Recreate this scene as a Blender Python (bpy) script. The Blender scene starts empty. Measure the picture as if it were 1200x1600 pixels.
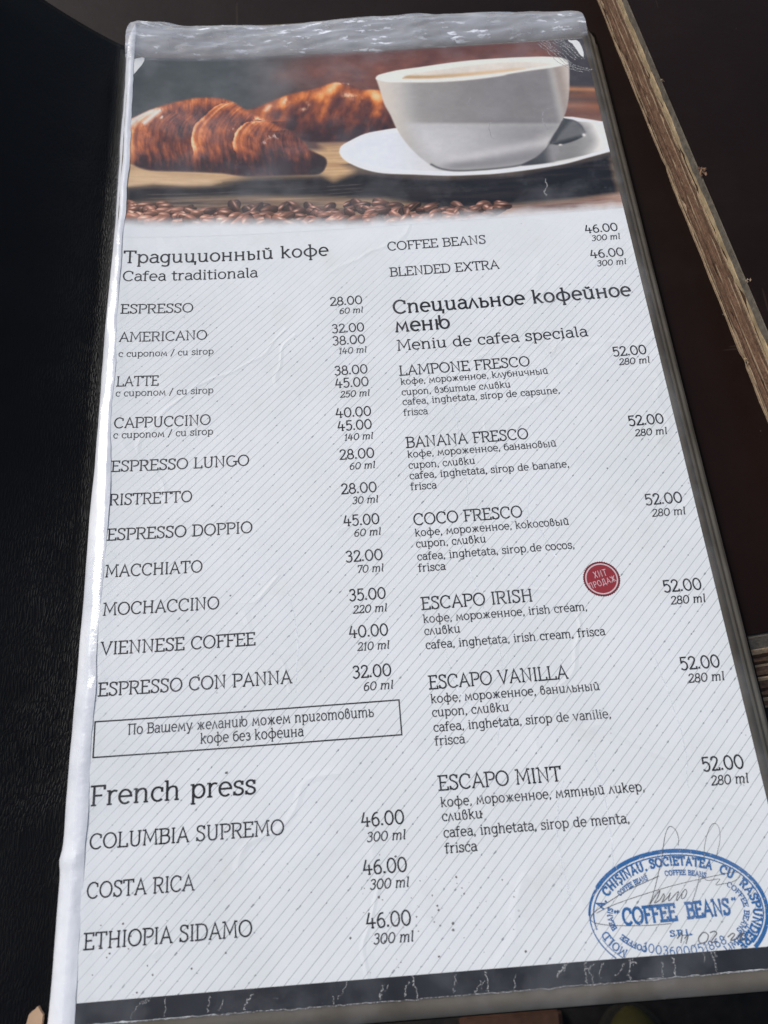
import bpy, bmesh, math, random
import numpy as np
from mathutils import Vector, Matrix
random.seed(7); RNG = np.random.default_rng(11)
S = 0.275                      # metres per page unit (page is 0.76 units wide)
scene = bpy.context.scene
# ---------------------------------------------------------------- camera
cam_d = bpy.data.cameras.new('camera'); cam = bpy.data.objects.new('camera', cam_d)
scene.collection.objects.link(cam); scene.camera = cam
R = Matrix(((0.9965444555081067, 0.08277618193018813, 0.006874001826469304),
            (-0.07336164783439486, 0.9159631388905615, -0.39449917214201846),
            (-0.038951467534255144, 0.3926316745994598, 0.9188705846190304)))
cam.matrix_world = Matrix.Translation((0, 0, S)) @ R.to_4x4()
cam_d.sensor_fit = 'VERTICAL'; cam_d.sensor_height = 24.0; cam_d.lens = 1300 / 1600 * 24.0
cam_d.clip_start = 0.01; cam_d.clip_end = 50
cam_d.dof.use_dof = True; cam_d.dof.focus_distance = 0.315; cam_d.dof.aperture_fstop = 12.0
# ---------------------------------------------------------------- light
SUN = Vector((-0.48, 0.46, 0.76)).normalized()
world = bpy.data.worlds.new('World'); scene.world = world; world.use_nodes = True
wn = world.node_tree; wn.nodes.clear()
sky = wn.nodes.new('ShaderNodeTexSky'); sky.sky_type = 'NISHITA'; sky.sun_disc = False
sky.sun_elevation = math.asin(SUN.z); sky.sun_rotation = math.atan2(SUN.x, SUN.y)
sky.air_density = 1.0; sky.dust_density = 3.0; sky.ozone_density = 1.0
bg = wn.nodes.new('ShaderNodeBackground'); bg.inputs[1].default_value = 0.05
wo = wn.nodes.new('ShaderNodeOutputWorld')
wn.links.new(sky.outputs[0], bg.inputs[0]); wn.links.new(bg.outputs[0], wo.inputs[0])
sl = bpy.data.lights.new('sun', 'SUN'); sl.energy = 1.5; sl.angle = math.radians(26); sl.color = (1, 0.985, 0.965)
so = bpy.data.objects.new('sun', sl); scene.collection.objects.link(so)
so.rotation_euler = SUN.to_track_quat('Z', 'Y').to_euler()
scene.view_settings.view_transform = 'Standard'; scene.view_settings.look = 'None'
scene.view_settings.exposure = 0.84; scene.view_settings.gamma = 1.0
scene.cycles.transparent_max_bounces = 16

# ---------------------------------------------------------------- helpers
def lin(c):
    c = np.asarray(c, float) / 255.0
    return np.where(c <= 0.04045, c / 12.92, ((c + 0.055) / 1.055) ** 2.4)
def L(r, g, b): return tuple(lin((r, g, b))) + (1.0,)
C0 = [0.007539081105970796, 0.011133066518447324, -0.0015283578998209948, 0.017320023176754334, -0.000651151356407182, -0.004351927420946271]
def zf(u, v):
    u = np.asarray(u, float); v = np.asarray(v, float)
    s = np.maximum(u + 0.35, -0.1); t = v - 0.2
    return np.exp(-s / 0.15) * (C0[0] + C0[1] * t + C0[2] * t * t) + np.exp(-s / 0.4) * (C0[3] + C0[4] * t + C0[5] * t * t)
def W(u, v, dz=0.0):
    """page units -> metres, lying on the sheet's surface"""
    u = np.asarray(u, float); v = np.asarray(v, float)
    return np.stack([u * S, v * S, (zf(u, v) + dz) * S], -1)
class Fbm:
    def __init__(s, seed): s.r = np.random.default_rng(seed).random((64, 64))
    def n(s, x, y):
        xi = np.floor(x).astype(int); yi = np.floor(y).astype(int); fx = x - xi; fy = y - yi
        fx = fx * fx * (3 - 2 * fx); fy = fy * fy * (3 - 2 * fy)
        g = lambda a, b: s.r[a % 64, b % 64]
        return (g(xi, yi) * (1 - fx) + g(xi + 1, yi) * fx) * (1 - fy) + (g(xi, yi + 1) * (1 - fx) + g(xi + 1, yi + 1) * fx) * fy
    def __call__(s, x, y, o=4):
        a, t, w = 0.5, 0, 0
        for k in range(o):
            t = t + a * s.n(x + 13.7 * k, y + 7.3 * k); w += a; a *= 0.55; x = x * 2.03; y = y * 2.03
        return t / w
def new_mesh(name, verts, faces, mat, parent=None, smooth=False, uv=None):
    me = bpy.data.meshes.new(name)
    me.from_pydata([tuple(map(float, v)) for v in verts], [], faces)
    if smooth: me.polygons.foreach_set('use_smooth', [True] * len(me.polygons))
    me.materials.append(mat); me.update()
    if uv is not None:
        l = me.uv_layers.new(name='UVMap'); vi = np.empty(len(me.loops), int); me.loops.foreach_get('vertex_index', vi)
        l.data.foreach_set('uv', np.asarray(uv, float)[vi].ravel())
    o = bpy.data.objects.new(name, me); scene.collection.objects.link(o)
    if parent is not None: o.parent = parent
    return o
def grid(name, P, mat, parent=None, uv=None, smooth=True):
    n, m, _ = P.shape
    me = bpy.data.meshes.new(name); me.vertices.add(n * m)
    me.vertices.foreach_set('co', P.reshape(-1).astype(np.float32))
    i, j = np.meshgrid(np.arange(n - 1), np.arange(m - 1), indexing='ij')
    a = (i * m + j).ravel(); q = np.stack([a, a + m, a + m + 1, a + 1], 1).astype(np.int32)
    me.loops.add(q.size); me.loops.foreach_set('vertex_index', q.ravel())
    me.polygons.add(len(q)); me.polygons.foreach_set('loop_start', np.arange(0, q.size, 4, dtype=np.int32))
    me.update(calc_edges=True)
    me.polygons.foreach_set('use_smooth', [smooth] * len(q)); me.materials.append(mat)
    if uv is not None:
        l = me.uv_layers.new(name='UVMap'); l.data.foreach_set('uv', uv.reshape(-1, 2)[q.ravel()].astype(np.float32).ravel())
    me.validate(); me.update()
    o = bpy.data.objects.new(name, me); scene.collection.objects.link(o)
    if parent is not None: o.parent = parent
    return o
def thing(name, label, cat, loc=(0, 0, 0), group=None):
    o = bpy.data.objects.new(name, None); scene.collection.objects.link(o); o.location = loc
    o.empty_display_size = 0.02
    o['label'] = label; o['category'] = cat
    if group: o['group'] = group
    return o
def nodes(name):
    m = bpy.data.materials.new(name); m.use_nodes = True; nt = m.node_tree
    return m, nt, nt.nodes['Principled BSDF'], nt.nodes['Material Output']
def N(nt, t, **kw):
    n = nt.nodes.new(t)
    for k, v in kw.items():
        if isinstance(k, str) and hasattr(n, k): setattr(n, k, v)
        else: n.inputs[k].default_value = v
    return n
def ramp(nt, fac, stops):
    r = nt.nodes.new('ShaderNodeValToRGB'); el = r.color_ramp.elements
    el[0].position, el[0].color = stops[0]; el[1].position, el[1].color = stops[-1]
    for p, c in stops[1:-1]:
        e = el.new(p); e.color = c
    nt.links.new(fac, r.inputs[0]); return r.outputs[0]
def math_(nt, op, a, b=None, c=None):
    n = nt.nodes.new('ShaderNodeMath'); n.operation = op
    for i, x in enumerate((a, b, c)):
        if x is None: continue
        if isinstance(x, (int, float)): n.inputs[i].default_value = x
        else: nt.links.new(x, n.inputs[i])
    return n.outputs[0]
def mixc(nt, f, a, b, mode='MIX'):
    n = nt.nodes.new('ShaderNodeMix'); n.data_type = 'RGBA'; n.blend_type = mode
    for s, x in ((n.inputs[0], f), (n.inputs[6], a), (n.inputs[7], b)):
        if isinstance(x, (int, float)): s.default_value = x
        elif isinstance(x, tuple): s.default_value = x
        else: nt.links.new(x, s)
    return n.outputs[2]
def noise(nt, co, scale, detail=4, rough=0.55, mapping=None):
    n = nt.nodes.new('ShaderNodeTexNoise'); n.inputs['Scale'].default_value = scale
    n.inputs['Detail'].default_value = detail; n.inputs['Roughness'].default_value = rough
    if mapping:
        mp = nt.nodes.new('ShaderNodeMapping'); mp.inputs['Scale'].default_value = mapping
        nt.links.new(co, mp.inputs[0]); co = mp.outputs[0]
    nt.links.new(co, n.inputs['Vector']); return n.outputs['Fac']
def bump(nt, h, strength, dist, bsdf):
    b = nt.nodes.new('ShaderNodeBump'); b.inputs['Strength'].default_value = strength; b.inputs['Distance'].default_value = dist
    nt.links.new(h, b.inputs['Height']); nt.links.new(b.outputs[0], bsdf.inputs['Normal']); return b

# ---------------------------------------------------------------- materials
def mat_paper():
    m, nt, B, O = nodes('menu_paper')
    uvn = N(nt, 'ShaderNodeUVMap'); sp = N(nt, 'ShaderNodeSeparateXYZ'); nt.links.new(uvn.outputs[0], sp.inputs[0])
    x, y = sp.outputs[0], sp.outputs[1]
    d = math_(nt, 'SUBTRACT', x, y)
    k = math_(nt, 'DIVIDE', d, 0.01375)
    f = math_(nt, 'ABSOLUTE', math_(nt, 'SUBTRACT', math_(nt, 'FRACT', k), 0.5))   # 0 on the line
    co = uvn.outputs[0]
    dots = math_(nt, 'GREATER_THAN', noise(nt, co, 150, 1), 0.685)
    wdt = math_(nt, 'ADD', math_(nt, 'MULTIPLY', noise(nt, co, 45, 3), 0.052), 0.014)
    wdt = math_(nt, 'ADD', wdt, math_(nt, 'MULTIPLY', dots, 0.05))
    ln_ = math_(nt, 'LESS_THAN', f, wdt)
    fade = N(nt, 'ShaderNodeMapRange', interpolation_type='SMOOTHSTEP'); nt.links.new(y, fade.inputs[0])
    fade.inputs[1].default_value = 0.915; fade.inputs[2].default_value = 0.72; fade.inputs[3].default_value = 0.0; fade.inputs[4].default_value = 1.0
    fl = N(nt, 'ShaderNodeMapRange', interpolation_type='SMOOTHSTEP'); nt.links.new(x, fl.inputs[0])
    fl.inputs[1].default_value = -0.375; fl.inputs[2].default_value = -0.27; fl.inputs[3].default_value = 0.45; fl.inputs[4].default_value = 1.0
    a = math_(nt, 'MULTIPLY', math_(nt, 'MULTIPLY', ln_, fade.outputs[0]), fl.outputs[0])
    dk = math_(nt, 'ADD', 0.58, math_(nt, 'MULTIPLY', dots, 0.28))
    a = math_(nt, 'MULTIPLY', a, dk)
    stain = noise(nt, co, 7, 4)
    base = ramp(nt, stain, [(0.3, (0.745, 0.765, 0.755, 1)), (0.6, (0.79, 0.80, 0.80, 1))])
    col = mixc(nt, a, base, (0.20, 0.215, 0.235, 1))
    # dirt specks
    sv = N(nt, 'ShaderNodeTexVoronoi'); sv.inputs['Scale'].default_value = 42; nt.links.new(co, sv.inputs['Vector'])
    spk = math_(nt, 'LESS_THAN', sv.outputs['Distance'], 0.055)
    sel = math_(nt, 'GREATER_THAN', noise(nt, co, 9, 2), 0.56)
    spk = math_(nt, 'MULTIPLY', math_(nt, 'MULTIPLY', spk, sel), 0.3)
    col = mixc(nt, spk, col, (0.12, 0.10, 0.09, 1))
    # soft yellow-grey handling marks
    st2 = math_(nt, 'MULTIPLY', math_(nt, 'SUBTRACT', noise(nt, co, 11, 5), 0.58), 1.6)
    st2 = math_(nt, 'MAXIMUM', st2, 0.0)
    col = mixc(nt, st2, col, (0.60, 0.60, 0.53, 1))
    nt.links.new(col, B.inputs['Base Color']); B.inputs['Roughness'].default_value = 0.55
    B.inputs['Specular IOR Level'].default_value = 0.25
    h = noise(nt, co, 9, 4, 0.5)
    cv = N(nt, 'ShaderNodeTexVoronoi'); cv.feature = 'DISTANCE_TO_EDGE'; cv.inputs['Scale'].default_value = 3.6
    wp = N(nt, 'ShaderNodeTexNoise'); wp.inputs['Scale'].default_value = 6; nt.links.new(co, wp.inputs['Vector'])
    wa = N(nt, 'ShaderNodeVectorMath', operation='MULTIPLY_ADD'); nt.links.new(wp.outputs['Color'], wa.inputs[0]); wa.inputs[1].default_value = (0.22, 0.22, 0); nt.links.new(co, wa.inputs[2]); nt.links.new(wa.outputs[0], cv.inputs['Vector'])
    rd = ramp(nt, cv.outputs['Distance'], [(0.0, (1, 1, 1, 1)), (0.022, (0, 0, 0, 1))])
    rd = math_(nt, 'MULTIPLY', rd, math_(nt, 'GREATER_THAN', noise(nt, co, 4, 2), 0.47))
    h = math_(nt, 'ADD', h, math_(nt, 'MULTIPLY', rd, 0.22)); bump(nt, h, 0.32, 0.0018, B)
    return m
def mat_vcol(name, rough=0.35):
    m, nt, B, O = nodes(name)
    a = N(nt, 'ShaderNodeVertexColor'); a.layer_name = 'print'
    nt.links.new(a.outputs[0], B.inputs['Base Color']); B.inputs['Roughness'].default_value = rough
    B.inputs['Specular IOR Level'].default_value = 0.25
    return m
def mat_ink(name, col, rough=0.5, wear=0.0, wscale=400, thr=0.5, soft=0.12):
    m, nt, B, O = nodes(name)
    B.inputs['Base Color'].default_value = col; B.inputs['Roughness'].default_value = rough
    B.inputs['Specular IOR Level'].default_value = 0.2
    if wear > 0:
        tc = N(nt, 'ShaderNodeTexCoord'); n = noise(nt, tc.outputs['Object'], wscale, 3, 0.6)
        f = ramp(nt, n, [(thr - soft, (0, 0, 0, 1)), (thr + soft, (1, 1, 1, 1))])
        al = math_(nt, 'ADD', math_(nt, 'MULTIPLY', f, wear), 1 - wear)
        nt.links.new(al, B.inputs['Alpha'])
    return m
def mat_film():
    m, nt, B, O = nodes('clear_film'); nt.nodes.remove(B)
    uvn = N(nt, 'ShaderNodeUVMap'); co = uvn.outputs[0]
    sp = N(nt, 'ShaderNodeSeparateXYZ'); nt.links.new(co, sp.inputs[0])
    tr = N(nt, 'ShaderNodeBsdfTransparent'); tr.inputs[0].default_value = (0.985, 0.99, 0.995, 1)
    gl = N(nt, 'ShaderNodeBsdfGlossy'); gl.inputs['Roughness'].default_value = 0.12
    rg = ramp(nt, noise(nt, co, 14, 5), [(0.35, (0.05, 0.05, 0.05, 1)), (0.7, (0.20, 0.20, 0.20, 1))]); nt.links.new(rg, gl.inputs['Roughness'])
    fr = N(nt, 'ShaderNodeFresnel')
    ge = N(nt, 'ShaderNodeNewGeometry')      # a thin sheet reflects alike from either side
    ior = math_(nt, 'ADD', 1.5, math_(nt, 'MULTIPLY', ge.outputs['Backfacing'], 1 / 1.5 - 1.5)); nt.links.new(ior, fr.inputs[0])
    h1 = noise(nt, co, 8, 5, 0.5); h2 = noise(nt, co, 3.0, 2)
    hh = math_(nt, 'ADD', h1, math_(nt, 'MULTIPLY', h2, 2.0))
    b = N(nt, 'ShaderNodeBump'); b.inputs['Strength'].default_value = 0.4; b.inputs['Distance'].default_value = 0.002
    nt.links.new(hh, b.inputs['Height']); nt.links.new(b.outputs[0], gl.inputs['Normal']); nt.links.new(b.outputs[0], fr.inputs['Normal'])
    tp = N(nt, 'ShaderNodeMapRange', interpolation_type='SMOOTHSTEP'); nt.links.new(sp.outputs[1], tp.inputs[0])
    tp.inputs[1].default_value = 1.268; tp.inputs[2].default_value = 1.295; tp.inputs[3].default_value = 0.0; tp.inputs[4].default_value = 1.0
    f = math_(nt, 'MULTIPLY', fr.outputs[0], math_(nt, 'ADD', 1.0, math_(nt, 'MULTIPLY', tp.outputs[0], 2.6))); f = math_(nt, 'MINIMUM', f, 1.0)   # several welded layers along the top
    mx = N(nt, 'ShaderNodeMixShader'); nt.links.new(f, mx.inputs[0]); nt.links.new(tr.outputs[0], mx.inputs[1]); nt.links.new(gl.outputs[0], mx.inputs[2])
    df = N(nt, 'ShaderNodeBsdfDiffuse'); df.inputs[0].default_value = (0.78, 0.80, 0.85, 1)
    # worn, smeared plastic: cloudy patches
    sm = ramp(nt, noise(nt, co, 10, 5, 0.6), [(0.46, (0, 0, 0, 1)), (0.70, (1, 1, 1, 1))])
    mk = math_(nt, 'ADD', math_(nt, 'MULTIPLY', sm, 0.085), 0.003)
    # fine scratches
    wv = noise(nt, co, 60, 2, 0.5, (1.0, 7.0, 1.0)); sc = math_(nt, 'MULTIPLY', math_(nt, 'GREATER_THAN', wv, 0.76), 0.14)
    wv2 = noise(nt, co, 55, 2, 0.5, (8.0, 1.0, 1.0)); sc2 = math_(nt, 'MULTIPLY', math_(nt, 'GREATER_THAN', wv2, 0.78), 0.12)
    mk = math_(nt, 'ADD', mk, math_(nt, 'ADD', sc, sc2))
    wh = ramp(nt, noise(nt, co, 30, 4, 0.6, (1.0, 2.8, 1.0)), [(0.565, (0, 0, 0, 1)), (0.64, (1, 1, 1, 1))])   # painted glints: white patches in place of highlights on the crinkles
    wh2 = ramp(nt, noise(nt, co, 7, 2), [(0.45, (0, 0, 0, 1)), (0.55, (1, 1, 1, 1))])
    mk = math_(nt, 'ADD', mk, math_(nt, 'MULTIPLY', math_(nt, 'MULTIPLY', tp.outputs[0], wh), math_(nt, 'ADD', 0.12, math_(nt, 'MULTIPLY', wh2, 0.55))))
    mk = math_(nt, 'ADD', mk, math_(nt, 'MULTIPLY', tp.outputs[0], math_(nt, 'ADD', 0.12, math_(nt, 'MULTIPLY', noise(nt, co, 12, 3), 0.30))))  # cloudy seal, whitened further to stand in for reflected sky
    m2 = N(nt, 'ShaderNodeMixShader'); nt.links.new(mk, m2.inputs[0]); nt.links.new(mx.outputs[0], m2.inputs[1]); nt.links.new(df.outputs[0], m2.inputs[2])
    nt.links.new(m2.outputs[0], O.inputs[0])
    return m
def mat_leaf(name, c1, c2, rough=0.3, spec=0.5, bumpd=0.0006, bs=30):
    m, nt, B, O = nodes(name); tc = N(nt, 'ShaderNodeTexCoord')
    n = noise(nt, tc.outputs['Object'], 60, 5); nt.links.new(ramp(nt, n, [(0.3, c1), (0.7, c2)]), B.inputs['Base Color'])
    B.inputs['Roughness'].default_value = rough; B.inputs['Specular IOR Level'].default_value = spec
    bump(nt, noise(nt, tc.outputs['Object'], bs, 4), 0.6, bumpd, B)
    return m
def mat_leather():
    m, nt, B, O = nodes('black_leather'); tc = N(nt, 'ShaderNodeTexCoord'); co = tc.outputs['Object']
    v = N(nt, 'ShaderNodeTexVoronoi'); v.feature = 'DISTANCE_TO_EDGE'; v.inputs['Scale'].default_value = 520
    mp = N(nt, 'ShaderNodeMapping'); mp.inputs['Scale'].default_value = (2.4, 0.62, 1); nt.links.new(co, mp.inputs[0])
    wn_ = N(nt, 'ShaderNodeTexNoise'); wn_.inputs['Scale'].default_value = 60; nt.links.new(co, wn_.inputs['Vector'])
    va = N(nt, 'ShaderNodeVectorMath', operation='MULTIPLY_ADD'); nt.links.new(wn_.outputs['Color'], va.inputs[0]); va.inputs[1].default_value = (0.006, 0.01, 0); nt.links.new(mp.outputs[0], va.inputs[2])
    nt.links.new(va.outputs[0], v.inputs['Vector'])
    h = math_(nt, 'MINIMUM', v.outputs['Distance'], 0.25)
    h = math_(nt, 'ADD', h, math_(nt, 'MULTIPLY', noise(nt, co, 25, 4), 0.8))
    n = noise(nt, co, 18, 4); nt.links.new(ramp(nt, n, [(0.3, (0.0016, 0.0017, 0.0022, 1)), (0.75, (0.0040, 0.0041, 0.0048, 1))]), B.inputs['Base Color'])
    B.inputs['Roughness'].default_value = 0.40; B.inputs['Specular IOR Level'].default_value = 0.14
    sx = N(nt, 'ShaderNodeSeparateXYZ'); nt.links.new(co, sx.inputs[0])     # the hinge of the cover is worn and open-grained
    hg = N(nt, 'ShaderNodeMapRange', interpolation_type='SMOOTHSTEP'); nt.links.new(sx.outputs[0], hg.inputs[0])
    hg.inputs[1].default_value = -0.150; hg.inputs[2].default_value = -0.118; hg.inputs[3].default_value = 0.15; hg.inputs[4].default_value = 1.1
    wr = N(nt, 'ShaderNodeMapRange', interpolation_type='SMOOTHSTEP'); nt.links.new(noise(nt, co, 14, 5, 0.6), wr.inputs[0])
    wr.inputs[1].default_value = 0.4; wr.inputs[2].default_value = 0.62; wr.inputs[3].default_value = 0.5; wr.inputs[4].default_value = 1.0
    h = math_(nt, 'MULTIPLY', h, math_(nt, 'MULTIPLY', hg.outputs[0], wr.outputs[0]))
    h = math_(nt, 'ADD', h, math_(nt, 'MULTIPLY', noise(nt, co, 9, 5, 0.6), 2.2))
    bump(nt, h, 0.55, 0.00055, B)
    return m
def mat_table():
    m, nt, B, O = nodes('dark_film_faced_plywood'); tc = N(nt, 'ShaderNodeTexCoord'); co = tc.outputs['Object']
    n = noise(nt, co, 6, 5); g = noise(nt, co, 70, 4, 0.6, (1.0, 0.12, 1.0))
    c = ramp(nt, n, [(0.3, (0.0058, 0.0028, 0.0022, 1)), (0.7, (0.0115, 0.0052, 0.0040, 1))])
    c = mixc(nt, math_(nt, 'MULTIPLY', g, 0.35), c, (0.015, 0.008, 0.0062, 1))
    v = N(nt, 'ShaderNodeTexVoronoi'); v.inputs['Scale'].default_value = 190; nt.links.new(co, v.inputs['Vector'])
    sp = math_(nt, 'MULTIPLY', math_(nt, 'LESS_THAN', v.outputs['Distance'], 0.07), math_(nt, 'GREATER_THAN', noise(nt, co, 22, 2), 0.60))
    c = mixc(nt, math_(nt, 'MULTIPLY', sp, 0.5), c, (0.16, 0.13, 0.11, 1))
    s1 = math_(nt, 'GREATER_THAN', noise(nt, co, 30, 2, 0.5, (5.0, 0.5, 1.0)), 0.735); s2 = math_(nt, 'GREATER_THAN', noise(nt, co, 26, 2, 0.5, (0.4, 6.0, 1.0)), 0.745)
    c = mixc(nt, math_(nt, 'MULTIPLY', math_(nt, 'MAXIMUM', s1, s2), 0.22), c, (0.06, 0.042, 0.032, 1))
    dst = ramp(nt, noise(nt, co, 5, 6, 0.7), [(0.5, (0, 0, 0, 1)), (0.8, (1, 1, 1, 1))]); c = mixc(nt, math_(nt, 'MULTIPLY', dst, 0.10), c, (0.10, 0.08, 0.07, 1))
    nt.links.new(c, B.inputs['Base Color'])
    r = ramp(nt, noise(nt, co, 12, 5), [(0.3, (0.34, 0.34, 0.34, 1)), (0.75, (0.52, 0.52, 0.52, 1))]); nt.links.new(r, B.inputs['Roughness'])
    B.inputs['Specular IOR Level'].default_value = 0.10
    bump(nt, noise(nt, co, 160, 4), 0.3, 0.0004, B)
    return m
def mat_ply(name, c1, c2, sc=220, stretch=(1, 1, 1)):
    m, nt, B, O = nodes(name); tc = N(nt, 'ShaderNodeTexCoord'); co = tc.outputs['Object']
    n = noise(nt, co, sc, 5, 0.65, stretch); n2 = noise(nt, co, 45, 4)
    c = ramp(nt, n, [(0.28, c1), (0.72, c2)]); c = mixc(nt, math_(nt, 'MULTIPLY', n2, 0.4), c, (c1[0] * 0.55, c1[1] * 0.5, c1[2] * 0.45, 1))
    nt.links.new(c, B.inputs['Base Color']); B.inputs['Roughness'].default_value = 0.75; B.inputs['Specular IOR Level'].default_value = 0.2
    bump(nt, n, 0.9, 0.0008, B); return m

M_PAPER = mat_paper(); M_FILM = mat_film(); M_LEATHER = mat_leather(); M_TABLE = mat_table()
M_PHOTO = mat_vcol('printed_photograph')
INK = mat_ink('black_print', (0.008, 0.009, 0.013, 1), 0.5, 0.3, 900, 0.28, 0.12)
M_BLUE = mat_ink('blue_stamp_ink', (0.025, 0.135, 0.35, 1), 0.6, 0.7, 1300, 0.40, 0.10)
M_PEN = mat_ink('grey_pen_ink', (0.10, 0.10, 0.11, 1), 0.6, 0.6, 1500, 0.42, 0.12)
M_RED = mat_ink('red_badge_print', (0.29, 0.026, 0.035, 1), 0.5, 0.0)
M_REDD = mat_ink('dark_red_badge_print', (0.16, 0.018, 0.026, 1), 0.5, 0.0)
M_PINK = mat_ink('pale_badge_print', (0.68, 0.50, 0.51, 1), 0.5, 0.0)
M_WHITE = mat_ink('bare_paper_crack', (0.46, 0.46, 0.455, 1), 0.7, 0.92, 2200, 0.50, 0.10)
M_TORN = mat_ink('bare_torn_paper', (0.78, 0.78, 0.76, 1), 0.7)
M_SCR = mat_ink('film_scratch', (0.70, 0.73, 0.76, 1), 0.4, 0.85, 2600, 0.54, 0.06)
M_CREASE = mat_ink('paper_crease', (0.86, 0.88, 0.90, 1), 0.5, 0.85, 300, 0.5, 0.15)
M_BAND = mat_leaf('charcoal_band_print', (0.016, 0.0165, 0.020, 1), (0.034, 0.035, 0.041, 1), 0.5, 0.2)

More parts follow.
